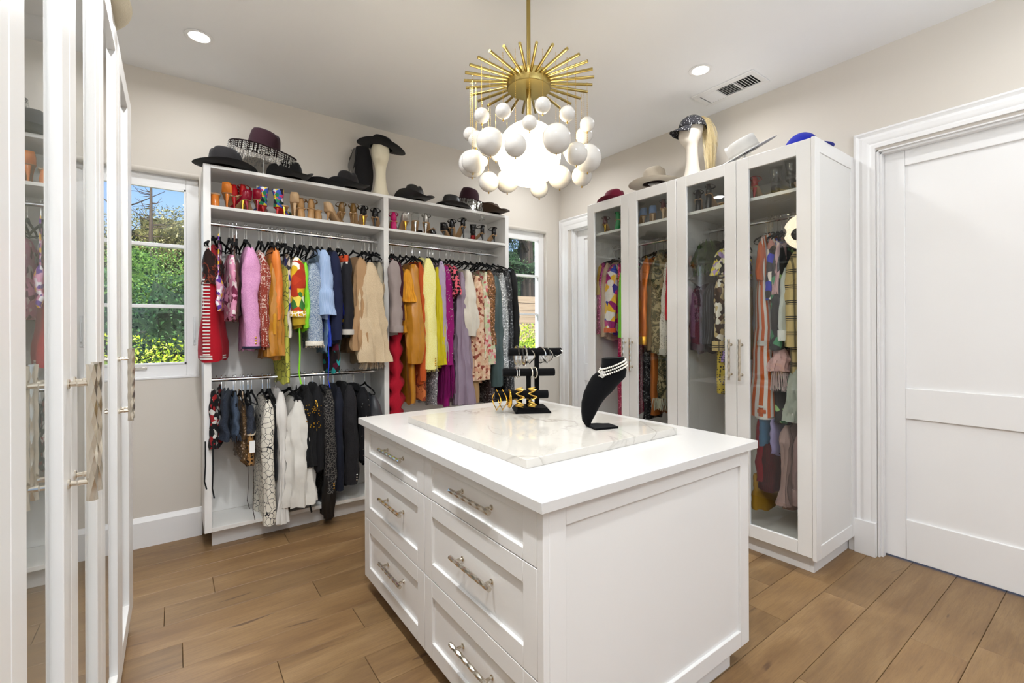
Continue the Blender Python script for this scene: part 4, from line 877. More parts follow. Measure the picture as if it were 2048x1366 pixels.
# ------------------------------------------------------------------ shoes
def shoe(label, loc, rz, style, col, hcol, h=.095, block=False, L=.2, sc_=1.0, group='shoes on the shelf of the open wardrobe'):
    nm = {'pump': 'pump', 'sandal': 'sandal', 'boot': 'ankle_boot', 'mule': 'mule'}[style]
    t = thing(nm, label, 'shoe', loc, rz, group); t.scale = (sc_,)*3
    def zl(q): 
        u = min(1, q/.66); return h*(1-(3*u*u-2*u**3))*.98+.004
    def wl(q): return .029*(1-.15*math.sin(min(1, q/.6)*PI)) + .013*max(0, 1-abs(q-.72)/.3) - (.026*max(0, (q-.85)/.15)**2)
    rs = []
    for i in range(13):
        q = i/12; w_ = max(.006, wl(q))*(.75 if i == 0 else 1); z = zl(q); y = q*L
        rs.append([(-w_, y, z), (-w_*.9, y, z-.004), (w_*.9, y, z-.004), (w_, y, z), (w_*.9, y, z+.002), (-w_*.9, y, z+.002)])
    MB().rings(rs).build('sole', solid('tan_sole', (176, 140, 100), .5) if style != 'boot' else hcol, t, world=False, smooth=60)
    if style in ('pump', 'boot', 'mule'):
        rs = []; i0 = 0 if style != 'mule' else 7
        for i in range(i0, 15):
            q = i/14; w_ = max(.005, wl(q)); z = zl(q); y = q*L
            sh = .055*(1-q/.45)+.028*(q/.45) if q < .45 else .028+.012*max(0, 1-abs(q-.7)/.25)-.018*max(0, (q-.85)/.15)
            qq = 0 if q < .48 else min(.97, (q-.48)/.14)
            if style == 'boot': sh = .055; qq = .55 if q < .3 else min(.97, .55+(q-.3)*2)
            if style == 'mule': qq = .97
            if i == 0: w_ *= .62; y -= .004
            ring = []
            for j in range(-4, 5):
                a = j/4
                if abs(a) <= .5: ring.append((w_*a/.5*1.02, y, z))
                else:
                    s_ = (abs(a)-.5)/.5; ring.append((math.copysign(w_*(1.04-.12*s_-(.92*qq)*s_**1.6), a), y+(-.006*s_ if i == 0 else 0), z+sh*math.sin(s_*PI/2)))
            rs.append(ring)
        b = MB(); b.rings(rs, False, False, False)
        if style != 'mule': b.add(rs[0], [tuple(range(9))])
        b.build('upper', col, t, world=False, smooth=70, solid=.0022)
    if style == 'boot':
        b = MB(); b.tube([(0, .028, h+.03), (0, .026, h+.06), (0, .024, h+.095), (0, .018, h+.125)], [(.03, .026), (.028, .026), (.033, .031), (.037, .034)], 16, cap=False); b.build('shaft', col, t, world=False, smooth=60, solid=.003)
    if style == 'sandal':
        def strap(pts, nm='strap', r=(.0016, .0045)):
            MB().tube(pts, [r]*len(pts), 6).build(nm, col, t, world=False)
        for q in (.70, .80):
            y, z, w_ = q*L, zl(q), wl(q); strap([(-w_, y, z), (-w_*.8, y-.006, z+.02), (0, y-.012, z+.03), (w_*.8, y-.006, z+.02), (w_, y, z)], r=(.002, .007))
        z = h+.055; b = MB(); b.tube([(.032*math.sin(a), .03-.034*math.cos(a), z+.008*math.cos(a)) for a in [k*PI/6 for k in range(12)]], [(.0045, .0016)]*12, 6, closed=True); b.build('ankle_strap', col, t, world=False)
        b = MB(); rs = [[(x*f, y0+.0, z0) for x, y0, z0 in ((-.021, .016, zz), (-.012, .002, zz), (0, -.003, zz), (.012, .002, zz), (.021, .016, zz))] for f, zz in ((1, h), (1, h+.03), (.75, h+.052), (.5, h+.064))]
        b.rings(rs, False, False, False); b.build('heel_counter', col, t, world=False, solid=.002)
    r1 = .015 if not block else .021; r2 = .0045 if not block else .019
    MB().tube([(0, .022, h), (0, .016, h*.8), (0, .009, h*.35), (0, .008, 0)], [(r1, r1), (r1*.62+r2*.3, r1*.62+r2*.3), (r2*1.15, r2*1.15), (r2, r2)], 10).build('heel', hcol, t, world=False)
    return t
PAT = lambda n, c: solid(n, c, .2)
ORG = PAT('orange_patent', (226, 132, 50)); REDP = PAT('red_patent', (176, 20, 24)); CRIM = PAT('crimson_suede', (150, 14, 44)); BEI = PAT('nude_patent', (206, 172, 132)); TANL = solid('tan_leather', (176, 134, 84), .4); OLV = solid('olive_leather', (120, 88, 40), .35)
BPAT = PAT('black_patent', (16, 14, 15)); MAG = solid('magenta_suede', (186, 10, 96), .5); CLR = glass('clear_vinyl', (.86, .87, .86, 1), 1.5); GRN = solid('green_satin', (40, 150, 84), .4); BLU = solid('blue_suede', (120, 150, 196), .6); MAR = PAT('maroon_patent', (84, 24, 34)); SILM = solid('silver_leather', (190, 186, 180), .25, .7)
ETH = fab((24, 20, 30), 'sh', (200, 40, 90), s=1.6); ETH2 = fab((30, 60, 60), 'cells', cols=[(200, 60, 110), (230, 200, 60), (40, 130, 90), (220, 220, 220), (30, 24, 40), (60, 90, 180)], s=1.6)
def sB(px, lab, st, c, hc, h=.095, rz=0, y=3.455, sc_=1.12, **k): P = onY(px, 430, y); shoe(lab, (P.x, y, SHZ), R(rz*1.9-12), st, c, hc, h*.85, sc_=sc_, **k)
sB(431, 'clear and orange mule at the far left of the shoe shelf', 'mule', CLR, ORG, .085, 8, block=True)
sB(453, 'shiny orange pump with clear toe on the shoe shelf', 'pump', ORG, ORG, .105, -4)
sB(469, 'red lace-up sandal with crossed straps, left one of the red pair', 'sandal', REDP, REDP, .09, 6)
sB(484, 'red lace-up sandal seen from behind its gold heel', 'sandal', REDP, GOLD, .10, -8)
sB(477, 'red caged platform sandal standing just behind the red pair', 'pump', REDP, REDP, .08, 14, y=3.56)
sB(497, 'dark red suede pump lying toe forward beside the red sandals', 'pump', CRIM, CRIM, .075, 24)
sB(514, 'crimson pump heel next to the multicoloured boots', 'pump', CRIM, CRIM, .09, -6)
sB(527, 'multicoloured zigzag ankle boot, left one of the pair', 'boot', ETH2, REDP, .06, 10, L=.19, sc_=1)
sB(553, 'multicoloured striped ankle boot, right one leaning on its mate', 'boot', ETH2, REDP, .06, -14, L=.19, sc_=1)
sB(569, 'clear and gold mule right of the multicoloured boots', 'mule', CLR, GOLD, .07, 6)
sB(589, 'nude patent pump with tall heel on the shoe shelf', 'pump', BEI, BEI, .11, -3)
sB(604, 'tan peep-toe sandal, left one beside the nude pump', 'sandal', TANL, TANL, .07, 10, block=True)
sB(621, 'tan strappy sandal with round ankle strap mid shelf', 'sandal', TANL, TANL, .075, -8, block=True)
sB(638, 'tan mule with wide block heel mid shelf', 'mule', TANL, TANL, .07, 12, block=True)
sB(654, 'tan patent pump resting beside the block heel mule', 'pump', BEI, TANL, .075, -18)
sB(685, 'olive strappy sandal with looped tie, left of the pair', 'sandal', OLV, OLV, .085, 8)
sB(706, 'olive strappy sandal with looped tie, right of the pair', 'sandal', OLV, OLV, .09, -6)
sB(728, 'black patent sandal showing a bright gold heel', 'sandal', BPAT, GOLD, .085, 3)
sB(749, 'black patent sandal nearest the white divider', 'sandal', BPAT, BPAT, .08, -10)
sB(788, 'magenta suede sandal just right of the divider', 'sandal', MAG, MAG, .07, 0, block=True)
sB(812, 'silver pump with pale gold heel beside the magenta sandal', 'pump', SILM, GOLD, .09, 5)
sB(831, 'clear vinyl pump with silver heel, left of the clear pair', 'pump', CLR, SILVER, .10, -4)
sB(851, 'clear vinyl sandal with silver straps, right of the clear pair', 'sandal', SILM, SILVER, .10, -12)
sB(869, 'low black mule with metal eyelets on the right shelf', 'mule', BPAT, BPAT, .05, 30, block=True)
sB(886, 'low black slingback beside the black mule', 'pump', BPAT, BPAT, .05, -20)
sB(903, 'black strappy sandal with looped straps on the right shelf', 'sandal', BPAT, BPAT, .085, -12)
sB(928, 'tall black gladiator sandal, left of the spiky pair', 'sandal', BPAT, BPAT, .115, 8)
sB(946, 'tall black gladiator sandal with red lining, right of the spiky pair', 'boot', BPAT, REDP, .06, -8, L=.18, sc_=.8)
sB(967, 'black patent slingback pump near the shelf end', 'sandal', BPAT, BPAT, .075, 20)
sB(990, 'black patent slingback pump at the very end of the shelf', 'sandal', BPAT, BPAT, .075, 10)
def sR(px, lab, st, c, hc, h=.09, rz=0, x=2.94, **k):
    P = onX(px, 440, x); shoe(lab, (x, P.y, 2.165), R(-90+rz), st, c, hc, h, group='shoes inside the glass wardrobes', **k)
sR(1209, 'maroon strappy sandal with gold heel behind the first door', 'sandal', MAR, GOLD, .09, 20)
sR(1233, 'emerald green block-heel sandal behind the first door', 'sandal', GRN, GRN, .10, -10, block=True)
sR(1288, 'powder blue pointed pump, left of the pair behind second door', 'pump', BLU, BEI, .09, 55, x=2.97)
sR(1306, 'powder blue pointed pump, right of the pair behind second door', 'pump', BLU, BEI, .09, 40, x=2.97)
sR(1325, 'brown strap sandal with pale heel behind the second door', 'sandal', MAR, BEI, .10, 10)
sR(1396, 'black platform sandal with buckle strap, left of pair in third door', 'sandal', BPAT, BPAT, .10, 25, block=True)
sR(1415, 'black platform sandal with buckle strap, right of pair in third door', 'sandal', BPAT, BPAT, .12, -5, block=True)
sR(1441, 'yellow low mule at the shelf end behind the third door', 'mule', solid('yellow_leather', (206, 176, 40), .4), GOLD, .035, 0)
sR(1507, 'red pump seen from the heel behind the fourth door', 'sandal', solid('coral_red_leather', (186, 50, 46), .4), solid('coral_red_leather', (186, 50, 46), .4), .09, 0)
sR(1553, 'clear vinyl ankle boot lying low behind the fourth door', 'boot', CLR, CLR, .06, 30, L=.2)
sR(1578, 'clear vinyl ankle boot standing upright behind the fourth door', 'boot', CLR, CLR, .08, -10, L=.2)
sR(1597, 'transparent mule with pale sole at the far right of the shelf', 'mule', CLR, BEI, .05, 10)
# ------------------------------------------------------------------ hats
def felt(n, c): 
    return fab(c, 'plain', sheen=.3, rough=.85)
CRYS = solid('crystal_beads', (200, 198, 192), .2, .25)
def hat(label, loc, rz=0, br=.17, cr=.082, ch=.105, curl=0, pinch=.02, col=None, band_c=None, tilt=None, dome=False, flat=False, bsx=1.12, beads=None, fringe=0, fdepth=.07, droop=0, cow=0, group='hats on top of the wardrobes', cat='hat', nm='hat', under=None, inner=True):
    t = thing(nm, label, cat, loc, rz, group)
    if tilt: t.rotation_euler = (tilt[0], tilt[1], rz)
    def crown_fn(p, a, r, z):
        f = max(0, (z-ch*.45)/(ch*.55))
        x, y = p.x, p.y
        if not dome:
            cre = math.exp(-(y/.022)**2)*(1-.0*abs(x)); p.z -= pinch*f*cre
            if not flat: p.z += .010*f*(-x/cr)*.6; 
            p.x *= 1-.14*cow*f; p.y *= 1-.10*cow*f
            sq = 1 - .16*f*max(0, x/cr)**1.2*(abs(y)/cr > .25); p.y *= sq
        return p
    if dome: prof = [(cr*math.cos(q), ch*math.sin(q)) for q in [i*PI/2/9 for i in range(10)]]
    elif flat: prof = [(cr, 0), (cr, ch*.5), (cr*.99, ch*.92), (cr*.95, ch), (cr*.86, ch*1.01), (cr*.8, ch*.93), (cr*.4, ch*.92), (.001, ch*.92)]
    else: prof = [(cr, 0), (cr*.985, ch*.3), (cr*.94, ch*.6), (cr*.88, ch*.82), (cr*.78, ch*.95), (cr*.6, ch*1.0), (cr*.42, ch*1.0), (cr*.22, ch*.99), (.001, ch*.98)]
    MB().lathe(prof, (0, 0, 0), 36, False, True, 1.14, 1, crown_fn).build('crown', col, t, world=False, smooth=50)
    def brim_fn(p, a, r, z):
        f = max(0, (r-cr)/(br-cr)); s_ = abs(math.sin(a))
        p.z += curl*f**1.7*s_**2.2 - droop*f**1.5*abs(math.cos(a))**2 ; 
        if curl > .03: p.y *= 1-.22*f*s_
        return p
    th = .0022
    prof = [(cr*.97, .012), (cr*.985, .004), (cr*1.03, th), ((cr+br)/2, th), (br*.97, th), (br, 0), (br*.97, -th), ((cr+br)/2, -th), (cr*1.0, -th), (cr*.965, .012)]
    MB().lathe(prof, (0, 0, 0), 48, False, False, bsx if br < .16 or curl < .03 else 1.14, 1, brim_fn).build('brim', under or col, t, world=False, smooth=60)
    if band_c: MB().lathe([(cr*1.0, .002), (cr*1.02, .003), (cr*1.012, .022), (cr*.99, .023)], (0, 0, 0), 36, False, False, 1.14, 1).build('hat_band', band_c, t, world=False, smooth=50)
    if beads:
        b = MB()
        for k in range(34):
            a = 2*PI*k/34; b.sphere((1.14*cr*1.03*math.cos(a), cr*1.03*math.sin(a), .012), .0042, 6, 4)
        b.build('bead_band', beads, t, world=False)
    if inner: MB().lathe([(.001, ch*.6), (cr*.8, ch*.6), (cr*.95, .002)], (0, 0, 0), 24, False, False, 1.14, 1).build('lining', solid('dark_lining', (44, 26, 22), .7), t, world=False)
    if fringe:
        b = MB(); rr_ = random.Random(3)
        for k in range(fringe):
            a = 2*PI*k/fringe+rr_.uniform(-.02, .02)
            q = 1-.12*rr_.random(); x, y = bsx*br*q*math.cos(a), br*q*math.sin(a); z = curl*abs(math.sin(a))**2.2-.004; L = fdepth*rr_.uniform(.45, 1.1)
            n_ = max(2, int(L/.011))
            for i in range(n_):
                r_ = .0034 if i < n_-1 else .0052
                zz = z-(i+.5)*L/n_; b.add([(x+r_, y, zz), (x-r_, y, zz), (x, y+r_, zz), (x, y-r_, zz), (x, y, zz+r_*1.5), (x, y, zz-r_*1.5)], [(0,2,4),(2,1,4),(1,3,4),(3,0,4),(2,0,5),(1,2,5),(3,1,5),(0,3,5)])
        b.build('crystal_fringe', CRYS, t, world=False, smooth=0)['kind'] = 'stuff'
    return t
ACR = glass('clear_acrylic', (.95, .96, .96, 1), 1.49)
def hat_stand(label, x, y, z0, h):
    t = thing('hat_stand', label, 'stand', (x, y, z0), group='clear stands holding hats up')
    MB().lathe([(.06, 0), (.062, .002), (.06, .005), (.001, .005)], (0, 0, 0), 28).build('base', ACR, t, world=False)
    MB().tube([(0, 0, .005), (0, 0, h)], .0045, 10).build('pole', solid('pale_acrylic', (206, 204, 198), .2), t, world=False)
    MB().lathe([(.001, 0), (.04, 0), (.045, .003), (.001, .004)], (0, 0, h), 24).build('top_disc', ACR, t, world=False)
TOPB = 2.3985
def hx(px, y, py=340): return onY(px, py, y).x
F_BLK = felt('a', (24, 23, 25)); F_CHAR = felt('b', (30, 27, 28)); F_BUR = felt('c', (50, 22, 32)); F_BRN = felt('d', (62, 44, 28)); F_WINE = felt('e', (104, 16, 42)); F_BEI = felt('f', (196, 184, 166)); F_GRY = felt('g', (206, 203, 198)); F_BLUE = felt('h', (8, 28, 158)); F_CRM = felt('i', (226, 216, 192)); B_LEA = solid('black_hat_leather', (22, 21, 22), .42)
hat('charcoal felt fedora with flat wide brim, leftmost on the open wardrobe', (hx(452, 3.49), 3.49, TOPB+.012), R(20), .165, .088, .12, .02, .02, F_CHAR, solid('silver_ribbon', (190, 188, 184), .3, .6), under=F_BLK)
xs_ = hx(527, 3.52); hat_stand('clear stand under the left crystal-fringed hat', xs_, 3.52, TOPB, .175)
hat('burgundy hat dripping with crystal fringe, left one raised on a stand', (xs_, 3.52, TOPB+.18), R(-36), .19, .090, .135, .012, .02, F_BUR, SILVER, tilt=(R(4), R(12)), fringe=170, fdepth=.085)
hat('black felt cowboy hat between the fringed hat and the grey cowboy hat', (hx(580, 3.48), 3.48, TOPB+.008), R(-74), .165, .080, .125, .07, .022, F_BLK, cow=1)
hat('low black hat with silver buckle half hidden behind the cowboy hats', (hx(646, 3.52), 3.52, TOPB+.008), R(-30), .14, .08, .05, .03, .01, F_BLK, SILVER)
hat('dark grey cowboy hat with bead band left of the black-hatted head', (hx(695, 3.48), 3.48, TOPB+.008), R(-72), .165, .078, .13, .06, .024, F_CHAR, beads=CRYS, under=F_BLK, cow=1)
hat('black leather cowboy hat with bead band above the divider', (hx(828, 3.48), 3.48, TOPB+.008), R(-74), .165, .077, .125, .07, .022, B_LEA, beads=CRYS, cow=1)
hat('black leather hat with silver chain band in front of the right fringed hat', (hx(903, 3.48), 3.48, TOPB+.008), R(-34), .145, .072, .10, .02, .02, B_LEA, beads=SILVER)
xs_ = hx(937, 3.58); hat_stand('clear stand under the right crystal-fringed hat', xs_, 3.58, TOPB, .10)
hat('burgundy hat dripping with crystal fringe, right one under the chandelier', (xs_, 3.58, TOPB+.105), R(-36), .15, .08, .125, .01, .02, F_BUR, SILVER, tilt=(R(2), R(8)), fringe=140, fdepth=.12)
hat('brown felt cowboy hat, last one at the right end of the open wardrobe', (hx(981, 3.48), 3.48, TOPB+.008), R(-74), .165, .080, .10, .075, .02, F_BRN, cow=1)
# right wardrobes
TOPR = 2.405
def hr(px, x, py=330): return onX(px, py, x).y
hat('wine red fedora lying on the far glass wardrobe', (2.93, hr(1228, 2.93), TOPR+.004), R(100), .13, .078, .095, .03, .02, F_WINE)
yy = hr(1308, 3.02); hat_stand('clear stand under the beige wide-brimmed hat', 3.02, yy, TOPR, .085)
hat('beige wide-brimmed felt hat raised on a clear stand', (3.02, yy, TOPR+.09), R(100), .178, .082, .12, .012, .02, F_BEI, felt('k', (176, 164, 146)))
yy = hr(1490, 3.05); hat_stand('thin stand under the tilted pale grey boater', 3.05, yy, TOPR, .10)
hat('pale grey stiff boater hat tilted steeply on a thin stand', (3.05, yy, TOPR+.115), R(-36), .185, .088, .095, 0, .02, F_GRY, felt('l', (190, 187, 182)), tilt=(R(2), R(-28)), flat=True)
hat('royal blue round felt hat at the near corner of the glass wardrobes', (3.02, hr(1603, 3.02), TOPR+.004), R(60), .155, .092, .115, .012, 0, F_BLUE, dome=True)
# left wardrobes
hat('cream felt hat brim jutting out over the nearest left wardrobe', (-.36, 1.34, 2.45), R(10), .215, .085, .1, 0, .02, F_CRM, tilt=(R(0), R(12)))
hat('second cream felt hat brim over the far left wardrobe', (-.36, 1.98, 2.445), R(30), .23, .085, .1, 0, .02, F_CRM, tilt=(R(-6), R(4)))
hat_stand('clear stand under the nearest cream hat on the left', -.36, 1.34, 2.405, .045); hat_stand('clear stand under the second cream hat on the left', -.36, 1.98, 2.405, .04)

# ------------------------------------------------------------------ mannequin heads
FOAM = solid('ivory_foam', (232, 222, 196), .75, sss=.0); PLAST = solid('matte_white_plastic', (196, 186, 172), .55)
def head(label, x, y, z0, col, rz, H=.42, s=1.0):
    t = thing('mannequin_head', label, 'mannequin', (x, y, z0), rz)
    b = MB(); rs = []
    #       z,  rx(front-back), ry, xoffset
    prof = [(0, .082, .080, 0), (.012, .078, .076, 0), (.05, .060, .058, 0), (.10, .047, .046, 0), (.16, .041, .040, .002), (.215, .040, .040, .005), (.245, .046, .046, .010), (.262, .062, .053, .020), (.285, .072, .060, .020), (.31, .079, .066, .014), (.34, .082, .070, .008), (.37, .082, .071, .004), (.395, .072, .064, .002), (.412, .052, .048, 0), (.42, .02, .02, 0)]
    N = 28
    for z, rx, ry, xo in prof:
        ring = []
        for k in range(N):
            a = 2*PI*k/N; px_, py_ = rx*math.cos(a), ry*math.sin(a)
            if .25 < z < .40 and abs(a if a < PI else a-2*PI) < .35:      # nose, chin
                px_ += (.012 if abs(z-.30) < .02 else .004)*math.cos((a if a < PI else a-2*PI)*4)
            ring.append((xo+px_, py_, z*H/.42))
        rs.append(ring)
    b.rings(rs); b.build('head', col, t, world=False, smooth=60, sub=1); t.scale = (s, s, 1)
    return t
hxp = onY(761, 388, 3.56)
mh = head('ivory foam mannequin head on a long neck wearing a black hat', hxp.x, 3.56, TOPB, FOAM, R(-110), .44)
hat('black wide-brimmed hat worn by the ivory foam head', (hxp.x+.008, 3.56, TOPB+.405), R(-20), .165, .078, .085, .03, .015, F_BLK, tilt=(R(4), R(9)), inner=False)
# black veil and hair piece hanging behind the hat
t = thing('hair_piece', 'long black hair piece and sheer veil hanging left of the foam head', 'hair piece', (hxp.x-.125, 3.60, TOPB+.395))
b = MB(); rs = []
for i in range(15):
    q = i/14; rs.append([((.050+.022*math.sin(q*PI))*(1 if q < .9 else 1-(q-.9)*5)*math.cos(a)*(1+.06*math.sin(5*a+q*6))+.012*q, .035*math.sin(a), -.005-.37*q) for a in [k*PI/9 for k in range(18)]])
b.rings(rs); b.build('hair', fab((14, 13, 14), 'sv', (26, 24, 26), s=10), t, world=False)
gv = NG('black_tulle'); gv.set(col=lin((16, 16, 18)), rough=.8, alpha=.55)
b = MB(); rs = []
for i in range(9):
    q = i/8; rs.append([(-.085-.02*q+.03*k/7+.012*math.sin(k+q*7), .02-.01*k, -.03-.19*q*(1-.25*math.sin(k))) for k in range(8)])
b.rings(rs, False, False, False); b.build('veil', gv.mat, t, world=False)
P = onX(1385, 350, 3.0)
head('tall white mannequin head wearing a dotted cap and blonde ponytail', P.x, P.y, TOPR, PLAST, R(148), .46, 1.0)
t = thing('dotted_cap', 'black baseball cap with white dots worn by the white mannequin head', 'cap', (P.x, P.y, TOPR+.385), R(150))
DOT = fab((20, 18, 22), 'dots', (236, 234, 230), s=1.5, a=.2)
MB().lathe([(.090*math.cos(q), .098*math.sin(q)) for q in [i*PI/2/10 for i in range(11)]], (0, 0, 0), 36, False, True, 1.08, 1).build('crown', DOT, t, world=False, smooth=60, solid=.002)
b = MB(); rs = []
for i in range(7):
    q = i/6; rs.append([(.097*math.cos(a)*(1+.72*q*math.cos(a)**1.2 if math.cos(a) > 0 else 1), .090*math.sin(a)*(1+.05*q), .002-.026*q-.02*q*abs(math.sin(a))) for a in [R(-62+124*k/14) for k in range(15)]])
b.rings(rs, False, False, False); b.build('visor', DOT, t, world=False, solid=.003)
MB().sphere((0, 0, .099), .006, 10, 6, sz=.5).build('button', DOT, t, world=False)
t = thing('ponytail_hair_piece', 'long straight blonde ponytail falling from the back of the dotted cap', 'hair piece', (P.x, P.y, TOPR))
b = MB(); hr_ = random.Random(9); bk = Vector((math.cos(R(32)), math.sin(R(32)), 0)); sd = Vector((-bk.y, bk.x, 0))
# falls towards the picture's right: away from the visor
bk = Vector((-math.cos(R(150)), -math.sin(R(150)), 0)); sd = Vector((-bk.y, bk.x, 0))
for i in range(230):
    u_, v_ = hr_.gauss(0, .4), hr_.gauss(0, .4); L = hr_.uniform(.30, .41)
    pts = []
    for k in range(8):
        q = k/7; out = .070+.052*math.sin(min(1, q*2.2)*PI/2)+.014*q; spread = .012+.034*math.sin(min(1, q*1.25)*PI*.8)
        pts.append(bk*(out+u_*spread)+sd*(v_*spread*1.1)+Vector((0, 0, .478-(.0 if q == 0 else 0)-L*q**1.15+.02*math.sin(min(1, q*3)*PI))))
    b.tube(pts, [.0016]*7+[.0006], 3)
b.build('hair', fab((222, 206, 166), 'sv', (190, 168, 120), s=8, rough=.5), t, world=False)['kind'] = 'stuff'

# ------------------------------------------------------------------ chandelier
CD = 2.17
def chand():
    c = at(1058.0, 308.5, CD); cx, cy = c.x, c.y
    zr, zg = 2.52, c.z
    t = thing('chandelier', 'brass starburst chandelier with glowing globe and hanging white glass balls', 'chandelier', (cx, cy, ZC))
    BR = BRASS
    MB().tube([(cx, cy, ZC), (cx, cy, zr-.03)], .0095, 16).build('stem', BR, t)
    MB().lathe([(.001, 0), (.062, 0), (.064, -.004), (.064, -.02), (.06, -.024), (.001, -.024)], (cx, cy, ZC), 32).build('canopy', BR, t)
    MB().lathe([(.001, .028), (.098, .028), (.103, .024), (.103, -.030), (.099, -.035), (.001, -.035)], (cx, cy, zr), 48).build('hub', BR, t)
    MB().tube([(cx, cy, zr-.035), (cx, cy, zg+.14)], .0115, 16).build('lower_stem', BR, t)
    N = 28
    for k in range(N):
        a = 2*PI*(k+.5)/N; d = Vector((math.cos(a), math.sin(a), 0)); p = Vector((cx, cy, zr))
        MB().tube([p+d*.10, p+d*.302], .0066, 12).build('rod', BR, t)
    g = NG('opal_globe'); g.set(col=lin((255, 244, 222)), ec=(1, .87, .62, 1), es=GLOBE_E, rough=.2)
    MB().sphere((cx, cy, zg), .149, 40, 24).build('globe', g.mat, t)
    OP = NG('opal_ball'); OP.set(col=lin((204, 200, 194)), rough=.12, spec=.5, sss=.0); OPM = OP.mat
    balls = [(207,752,50,1),(345,723,52,1),(603,685,53,1),(762,740,51,1),(132,873,46,1),(170,905,55,0),(262,922,92,1),(427,946,76,1),(517,800,51,1),(690,903,98,1),(820,1000,75,1),(872,880,54,-1),(892,808,48,-1),(893,1030,92,0),(857,1145,66,-1),(713,1152,77,-1),(580,1228,60,-1),(372,1178,77,-1),(252,1183,66,-1),(150,1050,76,1),(143,1065,88,0),(212,1050,36,-1),(298,1020,30,-1),(775,990,40,-1)]
    gold = solid('ball_brass', (206, 170, 84), .25, 1)
    for (bx, by, r, s) in balls:
        pxx, pyy = 900+bx/3.251, by/3.251
        lat = (pxx-1058)/FPX*CD; Rr = .27
        dep = math.sqrt(max(0, Rr*Rr-lat*lat))*(1 if s else 0)
        f = CD - s*dep
        if abs(s) == 1 and (bx, by) == (517, 800): f = CD-.262
        p = at(pxx, pyy, f); rad = r/3.251/FPX*f*.985
        bo = MB().sphere((0, 0, 0), rad, 28, 16).build('glass_ball', OPM, t, world=False, loc=(p.x-cx, p.y-cy, p.z-ZC))
        b = MB(); L = zr-p.z-rad
        b.tube([(0, 0, rad), (0, 0, rad+L)], .0007, 5)
        n_ = int(L/.009)
        for q in range(n_): 
            z = rad+L*(q+.5)/n_; r_ = .0019; b.add([(r_,0,z),(-r_,0,z),(0,r_,z),(0,-r_,z),(0,0,z+r_*1.6),(0,0,z-r_*1.6)], [(0,2,4),(2,1,4),(1,3,4),(3,0,4),(2,0,5),(1,2,5),(3,1,5),(0,3,5)])
        b.build('chain', gold, bo, world=False, smooth=0)
        MB().lathe([(.001, .003), (.003, .002), (.0022, -.004), (.004, -.007), (.001, -.010)], (0, 0, -rad), 12).build('finial', gold, bo, world=False)
chand()

# ------------------------------------------------------------------ jewellery on the marble
ZS = .935
A = Vector((.864, -.503, 0)); Bv = Vector((.503, .864, 0))
bc = Vector((1.520, 1.915, ZS))
t = thing('bracelet_stand', 'black velvet three-tier T-bar bracelet stand on the marble slab', 'jewellery stand', bc)
def loc(a, b_, z): return bc + A*a + Bv*b_ + Vector((0, 0, z))
b = MB(); w1, w2, h_ = (.092, .088), (.075, .071), .026
b.rings([[loc(sx*w[0], sy*w[1], z) for sx, sy in ((-1,-1),(1,-1),(1,1),(-1,1))] for w, z in ((w1, 0), (w1, .006), (w2, h_))]); b.build('base', VELVET, t, bevel=.0015)
bars = []
for (pxc, pyc, f, L, r) in ((1043, 789, 2.375, .275, .0215), (1057.5, 744.5, 2.43, .275, .0205), (1070.5, 703.5, 2.485, .285, .0205)):
    c = at(pxc, pyc, f); bars.append((c, L, r))
    b = MB(); b.tube([c-A*(L/2), c-A*(L/2-.003), c+A*(L/2-.003), c+A*(L/2)], [r*.9, r, r, r*.9], 24); b.build('bar', VELVET, t, smooth=50)
for (px, f, zt) in ((1039.5, 2.375, bars[0][0].z), (1057, 2.43, bars[1][0].z), (1073.5, 2.485, bars[2][0].z)):
    q = at(px, 760, f); b = MB(); b.obox((q.x, q.y, (ZS+.02+zt)/2), A, Bv, (0,0,1), .024, .014, zt-ZS-.02); b.build('post', VELVET, t)
def jew(nm, label, mb, mat, cat='bracelet', group='bracelets on the velvet stand', **k):
    c = Vector((sum(v[0] for v in mb.v), sum(v[1] for v in mb.v), sum(v[2] for v in mb.v)))/len(mb.v)
    o = bpy.data.objects.new('x', None)
    mb.v = [(v[0]-c.x, v[1]-c.y, v[2]-c.z) for v in mb.v]
    o = mb.build(nm, mat, None, loc=c, **k); tag(o, label, cat, group); return o
def ringpts(c, r, ax, n=28, squash=1.0, tilt=0, sq=False):
    """a ring hanging round a bar whose axis is ax"""
    ax = Vector(ax).normalized(); u = Vector((0, 0, 1)); v = ax.cross(u).normalized(); out = []
    for k in range(n):
        a = 2*PI*k/n
        if sq: m = 1/(abs(math.cos(a))+abs(math.sin(a)))
        else: m = 1
        out.append(c + v*(r*m*math.sin(a)*squash) + u*(r*m*math.cos(a)) + ax*(tilt*math.sin(a)))
    return out
def onbar(i, a, r, br=.0): c, L, rr2 = bars[i]; return c + A*a - Vector((0, 0, r-rr2-.003))
SV = solid('silver_polish', (222, 222, 222), .08, 1); CLB = glass('clear_resin', (.9, .9, .89, 1), 1.5)
GL = solid('gold_polish', (232, 184, 74), .16, 1); GT = solid('gold_textured', (226, 188, 96), .38, 1)
for a, lab in ((-.100, 'thick clear resin bangle, leftmost on the top bar'), (-.080, 'second clear resin bangle beside the leftmost one'), (-.058, 'wide mirror-silver bangle between the clear bangles and post')):
    c = onbar(2, a, .045); jew('bangle', lab, MB().tube(ringpts(c, .045, A, 32, 1, .006), [(.0065, .012)]*32, 8, closed=True), CLB if 'resin' in lab else SV)
